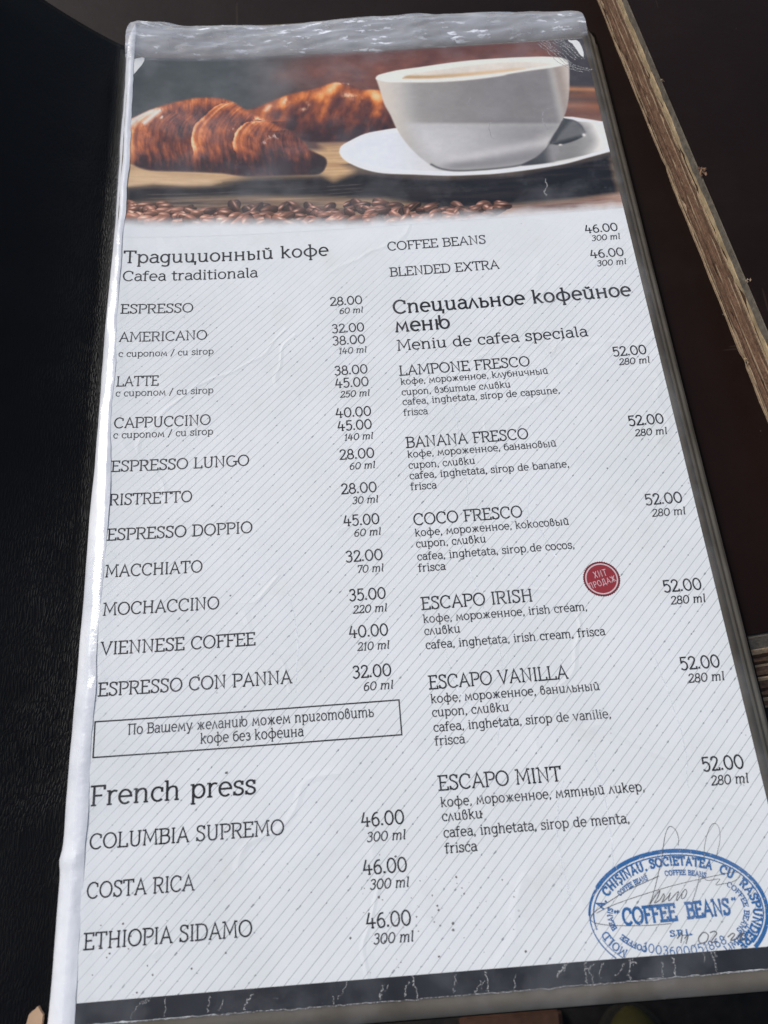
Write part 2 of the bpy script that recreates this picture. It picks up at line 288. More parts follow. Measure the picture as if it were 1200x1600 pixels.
# ---------------------------------------------------------------- stroke lettering
GL = {
'A':(84,'L 10 0 42 100 74 0;L 22 34 62 34;S 10 0 9;S 75 0 9'),
'B':(74,'L 16 0 16 100;L 5 100 42 100;C 42 100 60 93 62 76 55 60 40 54;L 40 54 16 54;C 40 54 62 48 67 28 60 8 42 0;L 42 0 5 0'),
'C':(82,'E 45 50 37 51 48 318;L 71 92 72 74'),
'D':(84,'L 16 0 16 100;L 5 100 38 100;C 38 100 64 90 76 50 64 10 38 0;L 38 0 5 0'),
'E':(70,'L 16 0 16 100;L 5 100 60 100 60 84;L 16 53 48 53;L 5 0 63 0 63 17'),
'F':(66,'L 16 0 16 100;L 5 100 60 100 60 84;L 16 50 46 50;S 16 0 11'),
'G':(88,'E 45 50 37 51 48 325;L 76 12 76 44;L 60 44 86 44'),
'H':(88,'L 18 0 18 100;L 70 0 70 100;L 18 52 70 52;S 18 0 11;S 70 0 11;S 18 100 11;S 70 100 11'),
'I':(36,'L 18 0 18 100;S 18 0 11;S 18 100 11'),
'L':(68,'L 16 0 16 100;S 16 100 11;L 5 0 62 0 62 18'),
'M':(102,'L 14 0 20 100 50 24 82 100 88 0;S 14 0 10;S 88 0 10;L 8 100 20 100;L 82 100 94 100'),
'N':(88,'L 18 0 18 100 70 2 70 100;S 18 0 11;L 7 100 18 100;S 70 100 11'),
'O':(92,'E 46 50 38 51 0 360'),
'P':(70,'L 16 0 16 100;L 5 100 40 100;C 40 100 60 93 66 73 58 53 40 46 27 48;S 16 0 11'),
'R':(78,'L 16 0 16 100;L 5 100 40 100;C 40 100 60 93 64 74 56 54 40 48 26 49;L 40 48 64 0;S 69 0 8;S 16 0 11'),
'S':(64,'C 54 84 44 98 28 101 13 92 13 70 32 56 48 44 55 24 46 5 26 -1 9 14;L 55 97 54 80;L 8 3 9 20'),
'T':(76,'L 38 0 38 100;L 6 84 6 100 70 100 70 84;S 38 0 12'),
'U':(86,'L 18 100 18 34;C 18 34 24 8 43 -1 62 8 68 34;L 68 34 68 100;S 18 100 11;S 68 100 11'),
'V':(82,'L 10 100 41 0 72 100;S 10 100 10;S 72 100 10'),
'X':(82,'L 12 0 70 100;L 12 100 70 0;S 12 0 8;S 70 0 8;S 12 100 8;S 70 100 8'),
'a':(62,'C 13 58 22 69 38 70 50 56;L 50 56 50 12;C 50 12 53 2 62 2;C 50 42 32 42 14 35 9 18 18 2 34 1 50 15'),
'b':(70,'L 16 100 16 0;S 11 100 6;E 39 35 24 35 0 360'),
'c':(58,'E 34 35 25 36 52 315;L 52 66 52 50'),
'd':(70,'E 32 35 24 35 0 360;L 54 100 54 10;C 54 10 57 1 66 2;S 49 100 7'),
'e':(64,'E 33 35 25 36 0 312;L 8 37 58 37'),
'f':(46,'L 19 0 19 78;C 19 78 23 97 36 100 46 94;L 5 70 38 70;S 19 0 11'),
'g':(68,'E 32 36 23 34 0 360;L 55 70 55 -8;C 55 -8 50 -26 32 -31 14 -25;S 59 70 6'),
'h':(74,'L 16 0 16 100;S 11 100 7;C 16 46 26 64 42 70 54 63 57 44;L 57 44 57 0;S 16 0 10;S 57 0 10'),
'i':(34,'L 18 0 18 70;S 13 70 8;S 18 0 11;O 18 94 7'),
'k':(68,'L 16 0 16 100;S 11 100 7;L 16 30 50 69;L 28 43 55 0;S 16 0 9;S 58 0 7;S 50 70 8'),
'l':(34,'L 18 100 18 10;C 18 10 21 1 31 2;S 13 100 8'),
'm':(108,'L 16 0 16 70;S 11 70 7;C 16 46 25 64 38 70 50 62 53 44;L 53 44 53 0;C 53 46 62 64 76 70 88 62 91 44;L 91 44 91 0;S 16 0 9;S 53 0 8;S 91 0 9'),
'n':(74,'L 16 0 16 70;S 11 70 7;C 16 46 26 64 42 70 54 63 57 44;L 57 44 57 0;S 16 0 10;S 57 0 10'),
'o':(68,'E 34 35 26 36 0 360'),
'p':(72,'L 16 -30 16 70;S 11 70 7;S 16 -30 10;E 40 35 24 35 0 360'),
'r':(50,'L 16 0 16 70;S 11 70 7;S 16 0 11;C 16 46 24 63 36 70 48 66'),
's':(52,'C 43 57 35 70 20 70 10 58 14 44 28 37 42 28 44 12 34 1 19 0 8 11;L 43 68 43 55;L 8 2 8 14'),
't':(44,'L 18 92 18 14;C 18 14 22 1 34 0 41 7;L 5 70 38 70'),
'u':(74,'L 16 70 16 24;C 16 24 20 5 34 0 48 6 56 26;L 56 70 56 10;C 56 10 59 1 68 2;S 11 70 7;S 50 70 8'),
'v':(64,'L 9 70 32 0 55 70;S 9 70 8;S 55 70 8'),
'б':(66,'E 34 32 25 32 0 360;C 10 36 10 66 22 86 52 96'),
'в':(64,'C 14 10 13 45 16 80 30 98 42 90 41 72 26 57;C 26 57 46 56 54 34 46 6 28 -1 14 10'),
'г':(52,'C 10 58 20 70 38 66 40 50 20 30 12 12 24 0 42 8'),
'ж':(94,'L 47 0 47 70;C 12 67 24 60 34 40 47 36 60 40 70 60 82 67;C 10 3 24 8 34 32 47 36 60 32 70 8 84 3'),
'з':(54,'C 9 58 20 70 38 68 42 50 24 38;C 24 38 46 34 46 8 28 -2 8 8'),
'л':(62,'L 8 0 30 70 54 0'),
'м':(88,'L 13 0 20 70 44 16 67 70 75 0;S 13 0 9;S 75 0 9'),
'н':(76,'L 16 0 16 70;L 58 0 58 70;L 16 37 58 37;S 14 70 8;S 16 0 9;S 58 0 9;S 58 70 9'),
'у':(66,'L 9 70 35 2;L 58 70 32 -18;C 32 -18 24 -31 10 -28;S 9 70 8;S 58 70 8'),
'ф':(94,'L 47 -30 47 100;E 47 35 36 34 0 360;S 47 -30 10;S 42 100 7'),
'ц':(78,'L 16 70 16 24;C 16 24 20 5 34 0 48 6 56 26;L 56 70 56 6;L 50 0 70 0 68 -22;S 11 70 7;S 50 70 8'),
'ч':(70,'L 14 70 14 48;C 14 48 20 30 36 28 54 36;L 54 70 54 0;S 54 0 9;S 12 70 7;S 52 70 7'),
'ш':(108,'L 16 70 16 24;C 16 24 20 3 34 0 48 6 53 26;L 53 70 53 26;C 53 26 58 3 72 0 84 6 91 26;L 91 70 91 10;C 91 10 94 1 103 2;S 11 70 7;S 53 70 7;S 91 70 7'),
'ы':(92,'L 16 70 16 0;C 16 42 38 44 48 32 48 10 38 0 16 0;L 74 0 74 70;S 74 70 9;S 74 0 9;S 11 70 7'),
'ь':(62,'L 16 70 16 0;C 16 42 40 44 52 32 52 10 40 0 16 0;S 11 70 7'),
'ю':(96,'L 16 0 16 70;L 16 36 34 36;L 34 36 34 100;E 60 35 25 35 0 360;S 16 0 8;S 14 70 7'),
'я':(66,'L 52 0 52 70;C 52 70 26 70 14 52 24 36 52 34;L 34 35 12 0;S 53 0 8'),
'0':(76,'E 38 50 29 50 0 360'),
'1':(46,'L 26 0 26 100 9 80;S 26 0 13'),
'2':(66,'C 10 76 16 94 34 101 52 90 53 70 38 42 8 2;L 8 2 60 2 60 15'),
'3':(66,'C 10 84 24 100 44 98 53 80 46 62 28 55;C 28 55 50 50 56 28 46 5 26 -1 8 14'),
'4':(74,'L 26 98 8 32 66 32;L 47 62 47 0;S 47 0 10'),
'5':(66,'L 54 100 17 100 14 56;C 14 56 32 66 50 56 57 32 46 5 26 -1 8 12'),
'6':(68,'C 54 96 30 90 13 62 10 32 20 4 36 0 53 8 58 30 49 52 33 58 15 46'),
'7':(62,'L 8 84 8 100 56 100 26 0'),
'8':(68,'E 34 75 20 25 0 360;E 34 26 26 26 0 360'),
',':(28,'C 15 9 16 -2 8 -17;O 14 5 6'),'.':(28,'O 13 6 8'),'/':(48,'L 4 -12 42 106'),' ':(38,''),
'“':(46,'C 14 84 10 92 18 104;C 32 84 28 92 36 104'),'”':(46,'C 14 104 18 94 10 84;C 32 104 36 94 28 84'),
'Ş':(64,'C 54 84 44 98 28 101 13 92 13 70 32 56 48 44 55 24 46 5 26 -1 9 14;L 30 -4 26 -24'),
'Ă':(84,'L 10 0 42 100 74 0;L 22 34 62 34;S 10 0 9;S 75 0 9;C 28 124 42 112 56 124'),
}
GL['й'] = (74, GL['u'][1] + ';C 24 94 36 84 48 94')
for a, b in (('а','a'),('д','g'),('е','e'),('и','u'),('к','k'),('о','o'),('п','n'),('р','p'),('с','c'),('т','m'),('Т','T'),('С','C'),('В','B')): GL[a] = GL[b]
GL['П'] = (88, 'L 18 0 18 100;L 70 0 70 100;L 6 100 82 100;S 18 0 10;S 70 0 10')
SANS = {'Х':(70,'L 10 0 58 100;L 10 100 58 0'),'И':(78,'L 14 100 14 0 62 100 62 0'),'Т':(68,'L 34 0 34 100;L 6 100 62 100'),
'П':(76,'L 14 0 14 100 60 100 60 0'),'Р':(66,'L 14 0 14 100 36 100;C 36 100 56 94 58 74 52 54 36 46;L 36 46 14 46'),
'О':(84,'E 42 50 33 50 0 360'),'Д':(82,'L 20 6 30 100 62 100 62 6;L 8 -18 8 6 74 6 74 -18'),'А':(76,'L 8 0 38 100 68 0;L 20 32 56 32'),
'Ж':(98,'L 48 0 48 100;L 8 100 48 52 88 100;L 6 0 48 52 92 0'),' ':(30,'')}
def catmull(P, n=5):
    P = [P[0]] + list(P) + [P[-1]]; out = []
    for i in range(1, len(P) - 2):
        p0, p1, p2, p3 = map(np.array, P[i - 1:i + 3])
        for k in range(n):
            t = k / n
            out.append(0.5 * (2 * p1 + (p2 - p0) * t + (2 * p0 - 5 * p1 + 4 * p2 - p3) * t * t + (3 * p1 - p0 - 3 * p2 + p3) * t ** 3))
    out.append(np.array(P[-1], float)); return out
def ribbon(P, w, closed=False, ext=True):
    P = [np.array(p, float) for p in P]; n = len(P); V = []; F = []
    if closed: P = P[:-1]; n = len(P)
    elif ext:
        d = P[1] - P[0]; P[0] = P[0] - d / (np.linalg.norm(d) + 1e-9) * w * 0.45
        d = P[-1] - P[-2]; P[-1] = P[-1] + d / (np.linalg.norm(d) + 1e-9) * w * 0.45
    for i in range(n):
        a = P[i - 1] if (i > 0 or closed) else P[i]; b = P[(i + 1) % n] if (i < n - 1 or closed) else P[i]
        t1 = P[i] - a; t2 = b - P[i]
        if np.linalg.norm(t1) < 1e-9: t1 = t2
        if np.linalg.norm(t2) < 1e-9: t2 = t1
        t1 = t1 / (np.linalg.norm(t1) + 1e-12); t2 = t2 / (np.linalg.norm(t2) + 1e-12)
        m = t1 + t2; l = np.linalg.norm(m); m = m / l if l > 1e-6 else t1
        nn = np.array([-m[1], m[0]]); c = max(0.45, float(nn @ np.array([-t1[1], t1[0]])))
        V += [P[i] + nn * w / 2 / c, P[i] - nn * w / 2 / c]
    for i in range(n if closed else n - 1):
        j = (i + 1) % n; F.append((2 * i, 2 * i + 1, 2 * j + 1, 2 * j))
    return V, F
def glyph(ch, w, font=GL):
    wd, s = font[ch]; parts = []
    for st in s.split(';'):
        t = st.split()
        if not t: continue
        k = t[0]; a = list(map(float, t[1:]))
        if k == 'L': parts.append(ribbon([(a[i], a[i + 1]) for i in range(0, len(a), 2)], w))
        elif k == 'C': parts.append(ribbon(catmull([(a[i], a[i + 1]) for i in range(0, len(a), 2)], 4), w, ext=False))
        elif k == 'S': parts.append(ribbon([(a[0] - a[2], a[1]), (a[0] + a[2], a[1])], w * 0.8, ext=False))
        elif k == 'O': parts.append(ribbon([(a[0] - a[2] * .95, a[1]), (a[0] + a[2] * .95, a[1])], a[2] * 1.9, ext=False))
        elif k == 'E':
            n = 20; full = abs(a[5] - a[4]) >= 359
            A = [math.radians(a[4] + (a[5] - a[4]) * i / n) for i in range(n + 1)]
            parts.append(ribbon([(a[0] + a[2] * math.cos(x), a[1] + a[3] * math.sin(x)) for x in A], w, closed=full, ext=False))
    return wd, parts
def layout(text, w, font=GL, track=0, shear=0.0):
    x = 0; out = []
    for ch in text:
        wd, parts = glyph(ch, w, font)
        for V, F in parts: out.append(([(x + p[0] + shear * p[1], p[1]) for p in V], F))
        x += wd + track
    return x - track, out
EPS = 0.00022
def ink_mesh(name, parts, mat, parent, fn, dz=EPS):
    """parts: 2D ribbons; fn maps 2D -> page units; every ribbon a few microns above the last"""
    VV = []; FF = []
    for k, (V, F) in enumerate(parts):
        o = len(VV); uvp = np.array([fn(p) for p in V]); pts = W(uvp[:, 0], uvp[:, 1], dz + (k % 7) * 6e-6)
        VV += list(pts); FF += [tuple(i + o for i in f) for f in F]
    # ribbons wind either way; the top must face up
    fx = []
    for f in FF:
        a, b, c = VV[f[0]], VV[f[1]], VV[f[2]]
        z = (b[0] - a[0]) * (c[1] - a[1]) - (b[1] - a[1]) * (c[0] - a[0])
        fx.append(f if z > 0 else f[::-1])
    return new_mesh(name, VV, fx, mat, parent)
def text_line(name, text, u0, u1, v, cap, w, mat, parent, shear=0.0, font=GL):
    wd, parts = layout(text, w, font, 0, shear)
    first = 8; last = wd - 8
    if shear: last += shear * 70
    sx = (u1 - u0) / (last - first); sy = cap / 100
    return ink_mesh(name, parts, mat, parent, lambda p: (u0 + (p[0] - first) * sx, v + p[1] * sy))
def line_uv(name, pts, w, mat, parent, dz=EPS, smooth=True, closed=False):
    P = catmull(pts, 8) if smooth else pts
    return ink_mesh(name, [ribbon(P, w, closed, ext=False)], mat, parent, lambda p: p, dz)
def jag(pts, amp, n=5, seed=0):
    r = np.random.default_rng(seed); P = catmull(pts, n)
    return [p + r.normal(0, amp, 2) for p in P]

# measured outlines and text lines, in page units (u to the right, v up the sheet)
FE = {
 'cro1': [(-0.3708,1.1340),(-0.3536,1.1477),(-0.3341,1.1618),(-0.3011,1.1784),(-0.2601,1.1895),(-0.2257,1.1886),(-0.2026,1.1788),(-0.1831,1.1618),(-0.1642,1.1463),(-0.1457,1.1336),(-0.1232,1.1164),(-0.1029,1.1022),(-0.0843,1.0742),(-0.0810,1.0657),(-0.0686,1.0551),(-0.0559,1.0438),(-0.0555,1.0288),(-0.0663,1.0129),(-0.0956,1.0125),(-0.1257,1.0133),(-0.1841,1.0157),(-0.2207,1.0235),(-0.2754,1.0286),(-0.3293,1.0315),(-0.3564,1.0428),(-0.3683,1.0597)],
 'cro2': [(-0.1797,1.1587),(-0.1640,1.1637),(-0.1450,1.1732),(-0.1098,1.1898),(-0.0760,1.1981),(-0.0543,1.2045),(-0.0304,1.2121),(-0.0073,1.2034),(0.0115,1.1905),(0.0367,1.1881),(0.0896,1.1687),(0.0817,1.0762),(0.0404,1.0760),(-0.0224,1.0775),(-0.0804,1.0823),(-0.1134,1.0974),(-0.1644,1.1319)],
 'cro3': [(-0.1203,1.2354),(-0.0545,1.2656),(0.0543,1.2663),(0.1629,1.2612),(0.2711,1.2554),(0.3560,1.2425),(0.3651,1.1985),(0.1556,1.1917),(0.0380,1.1887),(-0.0567,1.2153)],
 'cup': [(0.0367,1.2158),(0.0425,1.2229),(0.0733,1.2305),(0.1114,1.2342),(0.1606,1.2390),(0.2041,1.2412),(0.2690,1.2401),(0.3226,1.2363),(0.3499,1.2308),(0.3603,1.2219),(0.3600,1.2067),(0.3517,1.1552),(0.3428,1.1197),(0.3321,1.0923),(0.3156,1.0659),(0.2985,1.0413),(0.2852,1.0209),(0.2574,1.0035),(0.2162,0.9977),(0.1557,0.9985),(0.1261,1.0048),(0.1089,1.0159),(0.0889,1.0409),(0.0729,1.0701),(0.0618,1.0992),(0.0547,1.1285),(0.0462,1.1558),(0.0403,1.1959)],
 'rimfront': [(0.0376,1.2142),(0.0553,1.2065),(0.0818,1.2031),(0.1274,1.1984),(0.1847,1.1968),(0.2422,1.2003),(0.2588,1.2038),(0.2969,1.2078),(0.3311,1.2106),(0.3583,1.2160)],
 'hole': [(0.0824,1.2105),(0.1282,1.2058),(0.1860,1.2050),(0.2431,1.2070),(0.2865,1.2105),(0.3193,1.2144),(0.3307,1.2184),(0.2995,1.2258),(0.2461,1.2303),(0.1919,1.2287),(0.1374,1.2238),(0.0939,1.2192)],
 'coffee': [(0.0824,1.2105),(0.1282,1.2058),(0.1860,1.2050),(0.2431,1.2070),(0.2865,1.2105),(0.2654,1.2136),(0.2224,1.2131),(0.1793,1.2125),(0.1256,1.2129),(0.0915,1.2157)],
 'body_dark': [(0.0879,1.1987),(0.1271,1.1947),(0.1843,1.1931),(0.2417,1.1966),(0.2963,1.2041),(0.3305,1.2070),(0.3300,1.1725),(0.3213,1.1294),(0.3080,1.0836),(0.2078,1.0943),(0.0844,1.1084),(0.0821,1.1548)],
 'body_low': [(0.0842,1.1056),(0.3080,1.0836),(0.2953,1.0541),(0.2812,1.0281),(0.2479,1.0085),(0.2169,1.0037),(0.1564,1.0045),(0.1266,1.0101),(0.1040,1.0394)],
 'saucer': [(-0.0329,1.0549),(-0.0292,1.0670),(-0.0163,1.0769),(0.0104,1.0913),(0.0419,1.0969),(0.0628,1.0991),(0.1466,1.1050),(0.2505,1.1026),(0.3352,1.0955),(0.3563,1.0910),(0.3906,1.0794),(0.4112,1.0708),(0.4033,1.0163),(0.3915,1.0128),(0.3513,1.0030),(0.3167,0.9950),(0.2654,0.9893),(0.2147,0.9865),(0.1846,0.9869),(0.1346,0.9897),(0.0849,0.9968),(0.0351,1.0041),(0.0055,1.0148),(-0.0159,1.0288),(-0.0284,1.0422)],
 'saucer_in': [(-0.0228,1.0512),(-0.0117,1.0668),(0.0149,1.0811),(0.0621,1.0893),(0.2494,1.0942),(0.3544,1.0827),(0.3953,1.0683),(0.3923,1.0230),(0.3078,1.0026),(0.2362,0.9967),(0.1687,0.9969),(0.1106,1.0016),(0.0359,1.0148),(-0.0036,1.0318)],
 'spoonshade': [(0.3074,1.0528),(0.3288,1.0714),(0.3654,1.0744),(0.3732,1.0596),(0.3735,1.0319),(0.3390,1.0083),(0.3099,1.0034),(0.3002,1.0057)],
 'spoon_l': [(0.3329,1.0922),(0.3370,1.0903),(0.3122,1.0440),(0.3039,1.0435),(0.3125,1.0592),(0.3217,1.0722)],
 'spoon': [(0.3329,1.0922),(0.3483,1.0866),(0.3587,1.0731),(0.3613,1.0623),(0.3614,1.0567),(0.3560,1.0489),(0.3372,1.0403),(0.3160,1.0358),(0.3063,1.0391),(0.3040,1.0439),(0.3217,1.0722)],
 'spoon_mid': [(0.3447,1.0866),(0.3542,1.0813),(0.3600,1.0666),(0.3579,1.0543),(0.3140,1.0424),(0.3082,1.0444)],
 'handle': [(0.3011,1.0383),(0.3157,1.0340),(0.3122,1.0180),(0.3061,1.0051),(0.2994,1.0004),(0.2668,0.9985),(0.2518,1.0001),(0.2770,1.0136),(0.2912,1.0270)],
 'cupbase': [(0.1109,1.0157),(0.1261,1.0048),(0.1556,0.9978),(0.2161,0.9971),(0.2572,1.0022),(0.2872,1.0206),(0.3059,1.0433)],
 'ridgeA': [(-0.2026,1.1759),(-0.2214,1.1752),(-0.2420,1.1584),(-0.2621,1.1274),(-0.2678,1.1050),(-0.2664,1.0827),(-0.2631,1.0661)],
 'ridgeB': [(-0.1436,1.1335),(-0.1695,1.1365),(-0.1872,1.1246),(-0.1996,1.1026),(-0.2017,1.0804),(-0.1977,1.0528)],
 'ridgeC': [(-0.3010,1.1750),(-0.2683,1.1852),(-0.2267,1.1871),(-0.2005,1.1758)],
 'ridgeL': [(-0.3389,1.1554),(-0.3560,1.1348),(-0.3626,1.1065),(-0.3623,1.0763),(-0.3576,1.0575)],
 'crease1': [(-0.2371,1.1816),(-0.2493,1.1644),(-0.2713,1.1290),(-0.2789,1.1009),(-0.2760,1.0596)],
 'crease2': [(-0.1933,1.1507),(-0.2140,1.1202),(-0.2180,1.0853),(-0.2138,1.0440)],
 'hl1': [(-0.3647,1.1301),(-0.3486,1.1479),(-0.3309,1.1586)],
 'hl2': [(-0.3420,1.1326),(-0.3286,1.1500),(-0.3189,1.1618)],
 'hl3': [(-0.3163,1.1446),(-0.3067,1.1591)],
 'hl4': [(-0.2058,1.1156),(-0.1996,1.1252)],
 'hl5': [(-0.1506,1.0859),(-0.1401,1.0992),(-0.1278,1.0956)],
 'hl6': [(-0.1474,1.1568),(-0.1420,1.1652)],
 'hl7': [(-0.1176,1.1724),(-0.1142,1.1810)],
 'hl8': [(-0.0855,1.1554),(-0.0810,1.1652)],
 'hl9': [(-0.0157,1.1818),(0.0112,1.1690)],
 'hl10': [(-0.0270,1.2082),(-0.0090,1.2051)],
 'or1': [(-0.0528,1.1821),(-0.0383,1.1957),(-0.0335,1.2073)],
 'or2': [(-0.1220,1.1653),(-0.1173,1.1871)],
 'or3': [(0.0274,1.1897),(0.0364,1.1666),(0.0323,1.1378)],
 'or4': [(-0.0602,1.1316),(-0.0461,1.1667)],
 'tan1': [(-0.3670,1.0331),(-0.3243,1.0262),(-0.2653,1.0164),(-0.2206,1.0042),(-0.2354,0.9996),(-0.2748,0.9995),(-0.3235,1.0038),(-0.3663,0.9964)],
 'tan2': [(-0.0627,1.0753),(-0.0010,1.0742),(0.0400,1.0704),(-0.0041,1.0224),(-0.0252,1.0081),(-0.0459,0.9966),(-0.0602,1.0137),(-0.0520,1.0401)],
 'dark': [(-0.3672,0.9951),(-0.3234,1.0012),(-0.2649,0.9979),(-0.2206,1.0016),(-0.1658,1.0133),(-0.0655,1.0088),(-0.0409,0.9975),(-0.0048,1.0117),(0.0350,1.0028),(0.1343,0.9866),(0.2344,0.9832),(0.3375,0.9991),(0.3953,1.0117),(0.3938,0.9221),(0.3243,0.9192),(0.2258,0.9190),(0.1272,0.9185),(0.0312,0.9506),(-0.0675,0.9616),(-0.1663,0.9713),(-0.2644,0.9706),(-0.3657,0.9631)],
 'tanlow': [(-0.3657,0.9631),(-0.2644,0.9693),(-0.1663,0.9700),(-0.0676,0.9603),(0.0310,0.9480),(0.0695,0.9342),(0.0654,0.8866),(-0.3632,0.9107)],
 'tanR': [(0.0688,0.9266),(0.1275,0.9211),(0.2258,0.9190),(0.3245,0.9204),(0.4001,0.9292),(0.3991,0.8723),(0.0654,0.8866)],
 'fade': [(-0.3677,0.9279),(-0.2637,0.9274),(-0.1669,0.9227),(-0.0695,0.9145),(0.0282,0.9100),(0.1262,0.9085),(0.2241,0.9065),(0.3218,0.9041),(0.4054,0.9056)],
 'beansline': [(-0.3593,0.9481),(-0.3024,0.9433),(-0.2446,0.9393),(-0.1668,0.9341),(-0.0885,0.9299),(-0.0101,0.9248),(0.0485,0.9196),(0.1067,0.9104),(0.1653,0.9072),(0.2244,0.9090)],
 'sig1': [(0.2854,0.0015),(0.2872,0.0082),(0.2864,0.0160),(0.2824,0.0209),(0.2781,0.0200),(0.2732,0.0123),(0.2686,0.0004),(0.2650,-0.0099),(0.2596,-0.0216),(0.2537,-0.0345),(0.2471,-0.0473),(0.2412,-0.0570)],
 'sig2': [(0.2584,-0.0275),(0.2428,-0.0323),(0.2204,-0.0395),(0.1993,-0.0489),(0.1833,-0.0572),(0.1785,-0.0619),(0.1789,-0.0662),(0.1891,-0.0698),(0.2063,-0.0721),(0.2298,-0.0738),(0.2505,-0.0743),(0.2617,-0.0741)],
 'sig3': [(0.1847,-0.0587),(0.2018,-0.0527),(0.2271,-0.0466),(0.2608,-0.0398),(0.2842,-0.0360),(0.3009,-0.0338),(0.3210,-0.0313),(0.3376,-0.0296),(0.3454,-0.0312),(0.3436,-0.0352),(0.3354,-0.0390),(0.3254,-0.0401),(0.3173,-0.0404),(0.3225,-0.0351),(0.3102,-0.0357),(0.3059,-0.0332),(0.3015,-0.0314),(0.2978,-0.0392),(0.2930,-0.0477),(0.2879,-0.0561)],
 'sig4': [(0.3104,-0.0133),(0.3139,-0.0014),(0.3187,0.0089),(0.3251,0.0185),(0.3306,0.0207),(0.3338,0.0155),(0.3323,0.0049),(0.3278,-0.0055),(0.3233,-0.0143)],
 'sig5': [(0.2413,-0.0563),(0.2495,-0.0475),(0.2563,-0.0418),(0.2530,-0.0477),(0.2483,-0.0532),(0.2545,-0.0507),(0.2596,-0.0453),(0.2598,-0.0482),(0.2567,-0.0531),(0.2638,-0.0485),(0.2669,-0.0451),(0.2643,-0.0500),(0.2646,-0.0522),(0.2724,-0.0462),(0.2760,-0.0443),(0.2733,-0.0492),(0.2726,-0.0528),(0.2787,-0.0467),(0.2836,-0.0426),(0.2846,-0.0456),(0.2811,-0.0505),(0.2778,-0.0510),(0.2795,-0.0467)],
 'date': [(0.2630,-0.0901),(0.2689,-0.0848)],
 'd1': [(0.2649,-0.0888),(0.2714,-0.0843),(0.2679,-0.0932)],
 'd2': [(0.2727,-0.0893),(0.2773,-0.0861),(0.2732,-0.0943)],
 'd3': [(0.2926,-0.0851),(0.2876,-0.0897),(0.2882,-0.0944),(0.2946,-0.0937),(0.2982,-0.0883),(0.2958,-0.0851),(0.2926,-0.0851)],
 'd4': [(0.3004,-0.0857),(0.3054,-0.0846),(0.3073,-0.0869),(0.3023,-0.0915),(0.2999,-0.0948),(0.3065,-0.0939)],
 'd5': [(0.3181,-0.0912),(0.3236,-0.0880),(0.3256,-0.0896),(0.3206,-0.0942),(0.3271,-0.0932),(0.3328,-0.0894),(0.3353,-0.0889),(0.3302,-0.0935),(0.3330,-0.0951),(0.3368,-0.0925)],
 'st_text': [(0.2119,-0.0715),(0.3273,-0.0693)],
 'st_text_top': [(0.2147,-0.0566),(0.3296,-0.0562)],
 'st_srl': [(0.2577,-0.0852),(0.2832,-0.0847)],
 'st_num': [(0.2276,-0.0973),(0.3156,-0.0952)],
 'crack00': [(0.2109,-0.1052),(0.2110,-0.1121),(0.2087,-0.1171),(0.2087,-0.1239)],
 'crack01': [(0.2058,-0.1065),(0.2006,-0.1131),(0.1937,-0.1186)],
 'crack02': [(0.2166,-0.1064),(0.2118,-0.1078)],
 'crack03': [(0.1650,-0.1040),(0.1654,-0.1106),(0.1634,-0.1156),(0.1640,-0.1245)],
 'crack04': [(0.1746,-0.1052),(0.1677,-0.1107),(0.1708,-0.1178),(0.1705,-0.1243)],
 'crack05': [(0.1453,-0.1040),(0.1375,-0.1103),(0.1344,-0.1139)],
 'crack06': [(0.1843,-0.1059),(0.1801,-0.1107),(0.1792,-0.1193)],
 'crack07': [(0.2462,-0.1085),(0.2440,-0.1144),(0.2436,-0.1230)],
 'crack08': [(0.2567,-0.1049),(0.2573,-0.1136),(0.2568,-0.1230)],
 'crack09': [(0.2900,-0.1030),(0.2888,-0.1124)],
 'crack10': [(0.2968,-0.1034),(0.2983,-0.1096),(0.3004,-0.1150),(0.2986,-0.1226)],
 'crack11': [(-0.0170,-0.1035),(-0.0150,-0.1122),(-0.0126,-0.1237)],
 'crack12': [(-0.0210,-0.1081),(-0.0250,-0.1151),(-0.0267,-0.1227)],
 'crack13': [(0.0286,-0.1043),(0.0267,-0.1139),(0.0250,-0.1223)],
 'crack14': [(0.0600,-0.1041),(0.0610,-0.1139),(0.0599,-0.1231)],
 'crack15': [(0.0539,-0.1134),(0.0491,-0.1204),(0.0481,-0.1240)],
 'crack16': [(0.0906,-0.1099),(0.0895,-0.1245)],
 'crack17': [(0.1440,-0.1051),(0.1340,-0.1155)],
 'crack18': [(-0.0855,-0.1034),(-0.0902,-0.1129),(-0.0960,-0.1185)],
 'crack19': [(-0.1007,-0.1169),(-0.0996,-0.1223)],
 'crack20': [(-0.0464,-0.1111),(-0.0512,-0.1169),(-0.0512,-0.1234)],
 'crack21': [(-0.2278,-0.1047),(-0.2300,-0.1123),(-0.2299,-0.1204)],
 'crack22': [(-0.2145,-0.1106),(-0.2189,-0.1208)],
 'crack23': [(-0.1836,-0.1080),(-0.1903,-0.1143),(-0.1915,-0.1228)],
 'crack24': [(-0.2741,-0.1042),(-0.2751,-0.1214)],
 'crack25': [(-0.2938,-0.1046),(-0.3013,-0.1089),(-0.3091,-0.1213)],
 'pcrk1': [(0.2837,0.9701),(0.2853,0.9542),(0.2785,0.9419),(0.2812,0.9339)],
 'pcrk2': [(0.1890,1.1569),(0.1836,1.1371)],
 'pcrk3': [(0.3102,1.1190),(0.3001,1.1000),(0.3008,1.0773),(0.3049,1.0698)],
 'pcrk4': [(0.2135,1.0980),(0.2114,1.0728),(0.2147,1.0585)],
 'torn_tr': [(0.3684,1.2723),(0.3867,1.2638),(0.3885,1.2294),(0.3821,1.2363),(0.3766,1.2556)],
 'torn_tl': [(-0.3693,1.2781),(-0.3478,1.2813),(-0.3570,1.2547),(-0.3686,1.2388)],
